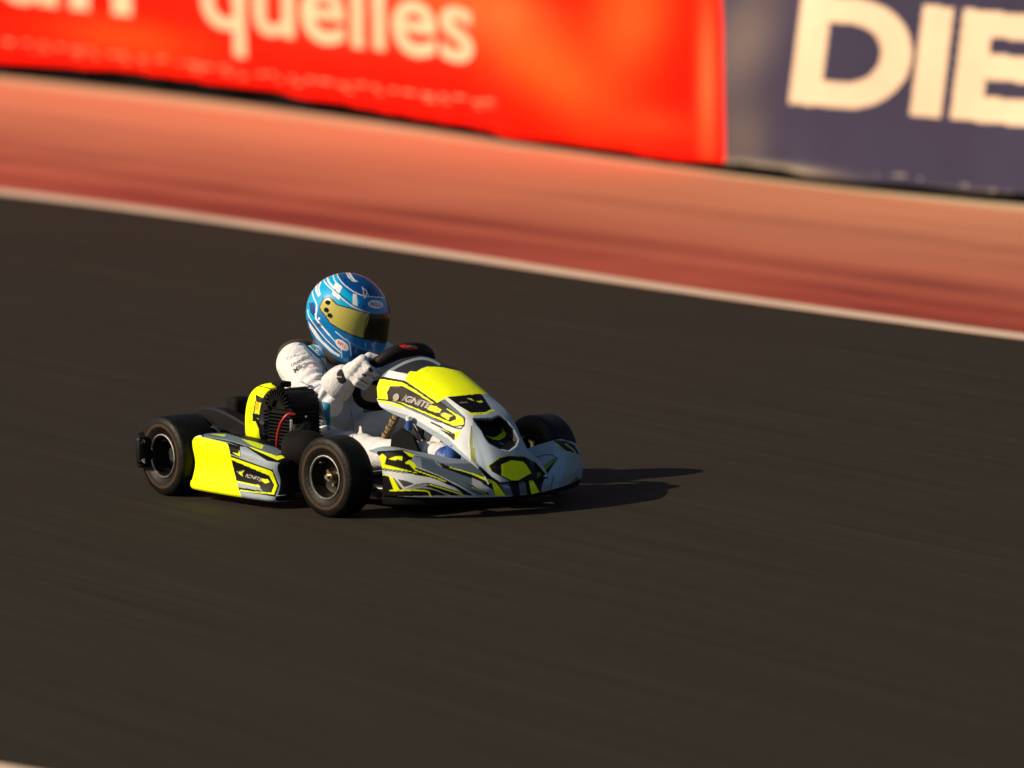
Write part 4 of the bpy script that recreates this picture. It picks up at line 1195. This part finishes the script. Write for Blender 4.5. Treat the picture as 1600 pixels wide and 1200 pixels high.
# collar / neck padding
bm = bmesh.new()
ringp = [np.array([.300+.070*math.cos(a), .076*math.sin(a), .505+.045*math.cos(a+PI)*.9]) for a in np.linspace(0, 2*PI, 25)[:-1]]
rg = []
for i, p in enumerate(ringp):
    a = 2*PI*i/24; d = np.array([math.cos(a), math.sin(a), .2])
    rg.append([bm.verts.new(p+.022*(math.cos(t)*d+math.sin(t)*np.array([0,0,1.]))) for t in np.linspace(0, 2*PI, 11)[:-1]])
for i in range(24):
    a, b = rg[i], rg[(i+1) % 24]
    for k in range(10): bm.faces.new((a[k], a[(k+1) % 10], b[(k+1) % 10], b[k]))
bmesh.ops.recalc_face_normals(bm, faces=bm.faces)
from_bm('neck_collar', bm, M['collar'], drv)
bm = bmesh.new()
pq = inv(466, 553, 1, -.10)
ell(bm, pq, (.055,.085,.055)); ell(bm, pq+np.array([0,.2,0]), (.055,.085,.055)); capsule(bm, pq, pq+np.array([0,.2,0]), .05, .05)
link('back_protector', organic(bm, .006, 4), M['collar'], drv)
# boots
def boot(a, b, c, name='boot'):
    bm = bmesh.new(); capsule(bm, a, b, .042, .036); capsule(bm, b, c, .034, .026); ell(bm, c, (.035,.03,.022))
    me = organic(bm, .005, 4)
    return link(name, me, M['blue'], drv)
boot((.85,.124,.16), (.96,.12,.10), (1.05,.12,.13)); boot((1.10,-.125,.19), (1.14,-.123,.17), (1.165,-.12,.23))

# ---- gloves
def glove(side, WR):
    s = side
    ga = R(17) if side < 0 else R(-22)                                # hands a little above the middle of the wheel
    e1 = np.array([0, s, 0.])*math.cos(ga)+E2*math.sin(ga)
    tg = E2*math.cos(ga)-np.array([0, s, 0.])*math.sin(ga)
    c0 = WC+e1*.148
    bm = bmesh.new()
    fwd = -NN
    def P(along_, ang, rad): return c0+tg*along_*1.15+1.1*rad*(math.cos(ang)*e1+math.sin(ang)*fwd)
    # palm: from wrist to knuckles
    kn = [P(.036, R(-20), .040), P(.013, R(-16), .043), P(-.010, R(-16), .042), P(-.031, R(-20), .038)]
    wr = np.array(WR)
    for k in kn: capsule(bm, wr+(k-wr)*.30, k, .028, .0195, 12)
    ell(bm, wr+(np.mean(kn, 0)-wr)*.55, (.034,.026,.034))
    fr = [.0134, .0138, .0134, .012]
    ln = [170, 182, 172, 150]
    for i, al in enumerate((.036, .013, -.010, -.031)):
        angs = [-20, 35, 88, ln[i]-15]
        rd = [.040, .041, .036, .031]
        for j in range(3):
            capsule(bm, P(al, R(angs[j]), rd[j]), P(al*.96, R(angs[j+1]), rd[j+1]), fr[i]*(1.08-.07*j), fr[i]*(1.0-.07*j), 12)
    # thumb leaves the side of the palm and closes along the inner face of the rim
    capsule(bm, wr+(kn[0]-wr)*.40, P(.040, R(-95), .034), .019, .0145, 12)
    capsule(bm, P(.040, R(-95), .034), P(.052, R(-150), .030), .0140, .0122, 12)
    me = organic(bm, .0026, 2, .4)
    z = lambda pts: Z(460, 490, 10, pts)
    ops = [] if s > 0 else [
        ('l', (.28,.27,.27), z([(1010,760),(1080,790),(1120,860)]), .9), ('l', (.30,.29,.29), z([(960,850),(1040,900)]), .8), ('l', (.25,.25,.27), z([(1060,740),(1170,800)]), .8),
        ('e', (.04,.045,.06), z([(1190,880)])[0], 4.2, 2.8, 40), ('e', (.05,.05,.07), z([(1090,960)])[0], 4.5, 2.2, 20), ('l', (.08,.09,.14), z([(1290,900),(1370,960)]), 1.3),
        ('l', (.10,.10,.13), z([(1000,1010),(1150,1110)]), 2.0), ('l', (.12,.12,.15), z([(1230,1000),(1300,1060)]), 1.8)]
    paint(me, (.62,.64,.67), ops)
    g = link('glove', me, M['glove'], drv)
    # gauntlet cuff
    EL = ELN if s < 0 else ELF
    t = (wr-EL)/np.linalg.norm(wr-EL)
    bm = bmesh.new()
    tube_bm(bm, [wr-t*.070, wr-t*.035, wr+t*.0, wr+t*.020], [.060,.058,.049,.036], 28, 16, cap=True)
    bmesh.ops.recalc_face_normals(bm, faces=bm.faces)
    me = bpy.data.meshes.new('cuff'); bm.to_mesh(me); bm.free(); me.update()
    bm = bmesh.new(); bm.from_mesh(me); bmesh.ops.triangulate(bm, faces=bm.faces); bmesh.ops.subdivide_edges(bm, edges=bm.edges, cuts=2, use_grid_fill=True); bm.to_mesh(me); bm.free(); me.update()
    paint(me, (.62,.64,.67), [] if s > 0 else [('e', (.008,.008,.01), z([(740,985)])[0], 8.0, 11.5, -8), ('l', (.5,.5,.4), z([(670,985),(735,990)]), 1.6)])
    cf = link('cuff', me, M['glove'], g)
    cf.data.shade_smooth()
    return g
glove(-1, WRN); glove(1, WRF)

# ---- helmet
HC = np.array([.362, -.002, .622])
YW, PT = R(8), R(19)
Rz = np.array(Matrix.Rotation(YW, 3, 'Z')); Ry = np.array(Matrix.Rotation(PT, 3, 'Y')); Rx = np.array(Matrix.Rotation(R(4), 3, 'X'))
HM = Rz@Ry@Rx
HS = 1.10
def hprof():
    pts = [(0,.137),(25,.140),(50,.142),(75,.1445),(90,.147),(115,.149),(140,.150),(165,.150),(180,.147),(200,.140),(222,.138),(240,.142),(262,.137),(280,.140),(300,.165),(315,.178),(328,.170),(343,.150),(360,.137)]
    return np.array(pts)
def helm():
    pr = hprof()
    nu, nv = 460, 230
    al = np.linspace(0, 2*PI, nu, endpoint=False)
    ext = np.concatenate([pr[:-1]-[360, 0], pr, pr[1:]+[360, 0]])
    deg = np.degrees(al)
    rad = np.interp(deg, ext[:, 0], ext[:, 1])
    k = np.hanning(31); k /= k.sum()
    rad = np.convolve(np.concatenate([rad[-15:], rad, rad[:15]]), k, 'valid')
    be = np.linspace(-PI/2+.004, PI/2-.004, nv)
    A, Bt = np.meshgrid(al, be, indexing='ij')
    W = .124+.004*np.sin(A)+.0*A
    W = np.where(np.sin(A) < 0, W-.010*np.sin(A)**2*1.0, W)
    c = np.cos(Bt)**.88
    rr = rad[:, None]*c
    G = np.stack([rr*np.cos(A), W*np.sign(np.sin(Bt))*np.abs(np.sin(Bt))**.95, rr*np.sin(A)], -1)*HS
    return G
HG = helm()
def h2w(G): return G@HM.T+HC
z1 = lambda pts: Z(460, 410, 10, pts)
z2 = lambda pts: Z(460, 490, 10, pts)
VIS = z1([(432,640),(455,590),(500,556),(560,552),(620,615),(680,668),(880,722),(1150,800),(1300,820),(1520,800),(1620,800),(1620,1250),(1440,1262),(1100,1192),(900,1130),(700,1030),(560,940),(500,840),(430,770),(405,700)])
def mirror_px(G):
    """pixels of each point, points of the far half taken at their mirror image"""
    g = G.reshape(-1, 3); w_ = h2w(g)
    nn = (g/np.array([.15,.13,.15])**2)@HM.T
    seen = (nn@FW) < 0
    m = g.copy(); m[:, 1] = -np.abs(m[:, 1])
    return np.where(seen[:, None], proj(w_), proj(h2w(m)))
GW = h2w(HG)
me = grid_mesh('helmet', GW, close_u=True); me.update()
fl = me.polygons[len(me.polygons)//4].center-Vector(HC)
if me.polygons[len(me.polygons)//4].normal.dot(fl) < 0: me.flip_normals()
LB = (.0,.38,.74); MB_ = (.0,.17,.50); DB = (.0,.065,.26); HW = (.80,.82,.84)
hops = [
    ('p', LB, z1([(150,450),(330,300),(560,150),(760,420),(620,460),(450,500),(380,700),(330,900),(180,900)])),
    ('p', DB, z1([(230,640),(300,620),(330,700),(330,880),(250,780)])),
    ('p', LB, z1([(510,200),(640,130),(690,300),(760,400),(900,520),(1000,560),(1020,640),(880,640),(700,500),(600,400)])),
    ('p', LB, z1([(440,520),(560,460),(720,560),(940,690),(980,730),(860,715),(660,655),(560,545),(470,560)])),
    ('p', DB, z1([(640,140),(800,60),(1100,60),(1500,300),(1500,560),(1380,555),(1150,530),(1000,490),(880,430),(760,325),(680,225)])),
    ('l', HW, z1([(655,140),(690,240),(770,340),(900,440),(1000,490),(1085,522),(1150,532),(1390,550)]), 1.5),
    ('l', HW, z1([(595,160),(620,260),(660,320),(740,390)]), 1.7),
    ('l', (.01,.03,.08), z1([(480,210),(560,350),(700,480),(860,620),(960,690)]), 1.2),
    ('l', HW, z1([(500,200),(540,310),(620,400)]), 3.0),
    ('l', HW, z1([(450,240),(490,330),(620,450),(740,560),(900,680),(1080,765),(1180,790)]), 1.7),
    ('p', HW, z1([(645,300),(745,385),(700,490),(608,395)])), ('p', HW, z1([(598,425),(720,520),(700,590),(590,500)])), ('p', HW, z1([(912,485),(972,500),(992,690),(908,655)])),
    ('p', HW, z1([(322,360),(432,255),(420,310),(385,400),(412,500),(370,540),(330,450)])), ('l', MB_, z1([(385,320),(365,400),(385,500)]), 1.1),
    ('l', HW, z1([(275,440),(300,550),(345,650),(345,760),(332,860),(400,960),(560,1150)]), 1.8),
    ('p', HW, z1([(330,690),(360,740),(345,800),(335,860)])),
    ('p', HW, z1([(780,120),(845,115),(905,220),(995,305),(915,300),(840,235)])), ('l', DB, z1([(815,125),(850,200),(920,290)]), 1.0), ('l', DB, z1([(870,150),(930,240),(975,300)]), .9),
    ('l', HW, z1([(1060,380),(1082,470),(1098,562),(1130,460),(1070,400)]), 1.2), ('l', HW, z1([(1130,470),(1160,525)]), 1.0),
    ('l', HW, z1([(1250,270),(1310,340),(1345,440)]), 1.4), ('l', HW, z1([(1250,250),(1400,380),(1470,560),(1480,720)]), 1.2),
    ('e', HW, z1([(1270,655)])[0], 12.2, 6.4, 7), ('t', (.55,.01,.01), 'BELL', z1([(1188,672)])[0], (16.6, 2.2), (0, -5.2), .03),
    # lower left bands
    ('p', HW, z2([(215,110),(330,270),(430,415),(620,590),(715,645),(700,680),(560,600),(340,380),(240,220)])),
    ('l', (.01,.03,.08), z2([(230,80),(330,240),(500,430),(720,625)]), 1.1),
    ('l', HW, z2([(205,-60),(235,60),(340,210),(510,420),(725,612)]), 1.5),
    ('l', HW, z2([(330,0),(345,90),(430,200),(540,330)]), 2.6), ('l', HW, z2([(430,200),(620,420),(720,540),(740,690)]), 1.2),
    ('l', HW, z2([(640,280),(760,380),(855,455),(885,650)]), 1.3), ('l', (.25,.5,.65), z2([(850,440),(1000,520),(1180,590),(1300,600)]), .8),
    ('p', DB, z2([(900,520),(1180,600),(1300,620),(1300,760),(900,760)])),
    ('e', HW, z2([(742,490)])[0], 12.4, 6.2, 38), ('t', (.75,.03,.01), 'BELL', z2([(668,462)])[0], (13.6, 9.4), (1.9, -4.6), .03),
    ('p', (.3,.6,.8), z2([(1100,460),(1118,455),(1120,530),(1105,535)])),
    ('e', HW, z1([(385,878)])[0], 1.6, 1.8, 0),
]
for q in [(800,270),(1080,250),(1210,330),(1170,430),(1080,690)]:
    hops.append(('e', (.005,.02,.06), z1([q])[0], 1.9, 1.9, 0))
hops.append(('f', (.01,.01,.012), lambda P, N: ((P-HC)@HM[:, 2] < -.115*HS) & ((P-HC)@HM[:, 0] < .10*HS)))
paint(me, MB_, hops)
# dark seal line around the visor, on both halves
mp_ = mirror_px(HG)
seal = online(mp_, VIS+VIS[:1], 2.6) & ((HG.reshape(-1, 3)[:, 0] > -.03))
at = me.color_attributes['Paint']
buf = np.empty(len(me.vertices)*4, np.float32); at.data.foreach_get('color', buf); buf = buf.reshape(-1, 4)
if len(buf) == len(seal): buf[seal, :3] = (.006, .006, .008); at.data.foreach_set('color', buf.reshape(-1))
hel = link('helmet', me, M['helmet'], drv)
# visor: its own shell 3 mm proud of the helmet
nu, nv = HG.shape[:2]
ins = inpoly(mp_, VIS).reshape(nu, nv) & (HG[..., 0] > -.02*HS)
idx = np.arange(nu*nv).reshape(nu, nv)
keep = ins & np.roll(ins, -1, 0); keep = keep[:, :-1] & keep[:, 1:]
a = idx[:, :-1][keep]; b = np.roll(idx, -1, 0)[:, :-1][keep]; c = np.roll(idx, -1, 0)[:, 1:][keep]; d = idx[:, 1:][keep]
Q = np.stack([a, b, c, d], -1)
du = np.roll(HG, -1, 0)-np.roll(HG, 1, 0); dv = np.gradient(HG, axis=1)
N = np.cross(du, dv); N /= np.linalg.norm(N, axis=-1, keepdims=True)+1e-12
if (N[0, nv//2]@np.array([1, 0, 0])) < 0: N = -N
uq, ivq = np.unique(Q, return_inverse=True)
VV = h2w((HG+N*.0032).reshape(-1, 3)[uq])
vm = bpy.data.meshes.new('visor'); vm.from_pydata(VV.tolist(), [], ivq.reshape(-1, 4).tolist()); vm.update()
if vm.polygons[0].normal.dot(Vector(HM[:, 0])) < 0 and vm.polygons[len(vm.polygons)//2].normal.dot(Vector(HM[:, 0])) < 0: vm.flip_normals()
paint(vm, (.44,.41,.095), [('p', (.008,.007,.005), z1([(1150,700),(1700,700),(1700,905),(1440,905),(1165,880)])), ('p', (.022,.018,.005), z1([(1165,880),(1440,905),(1700,905),(1700,1400),(1080,1400),(1095,1100),(1140,950)])),  # front of visor below the sun strip: dark reflection painted into the colour
    ('l', (.16,.11,.02), z1([(1145,850),(1110,960),(1080,1190)]), 2.2)])  # brown reflection line painted on the visor
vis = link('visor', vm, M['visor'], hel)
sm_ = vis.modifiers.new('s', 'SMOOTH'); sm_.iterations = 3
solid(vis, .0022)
# visor screws, top and chin vents
def surf_at(px, py):
    W_ = h2w(HG.reshape(-1, 3)); P_ = proj(W_); dpt = (W_-CAM)@FW
    dd = np.hypot(*(P_-[px, py]).T); near = np.where(dd < max(2.0, dd.min()+1))[0]
    i = near[np.argmin(dpt[near])]
    n = N.reshape(-1, 3)[i]@HM.T
    return W_[i], n
for q, r_ in (((515,612), .0085), ((490,735), .0080), ((542,822), .0075)):
    p, n = surf_at(*z1([q])[0]); bolt('visor_screw', p+n*.002, n, r_, .006, M['matte'], hel, 14)
p, n = surf_at(*z1([(590,590)])[0])
p, n = surf_at(572, 579)
rbox('chin_vent', tuple(p-[.004,.018,.006]), tuple(p+[.006,.018,.006]), M['blue'], hel, .003)
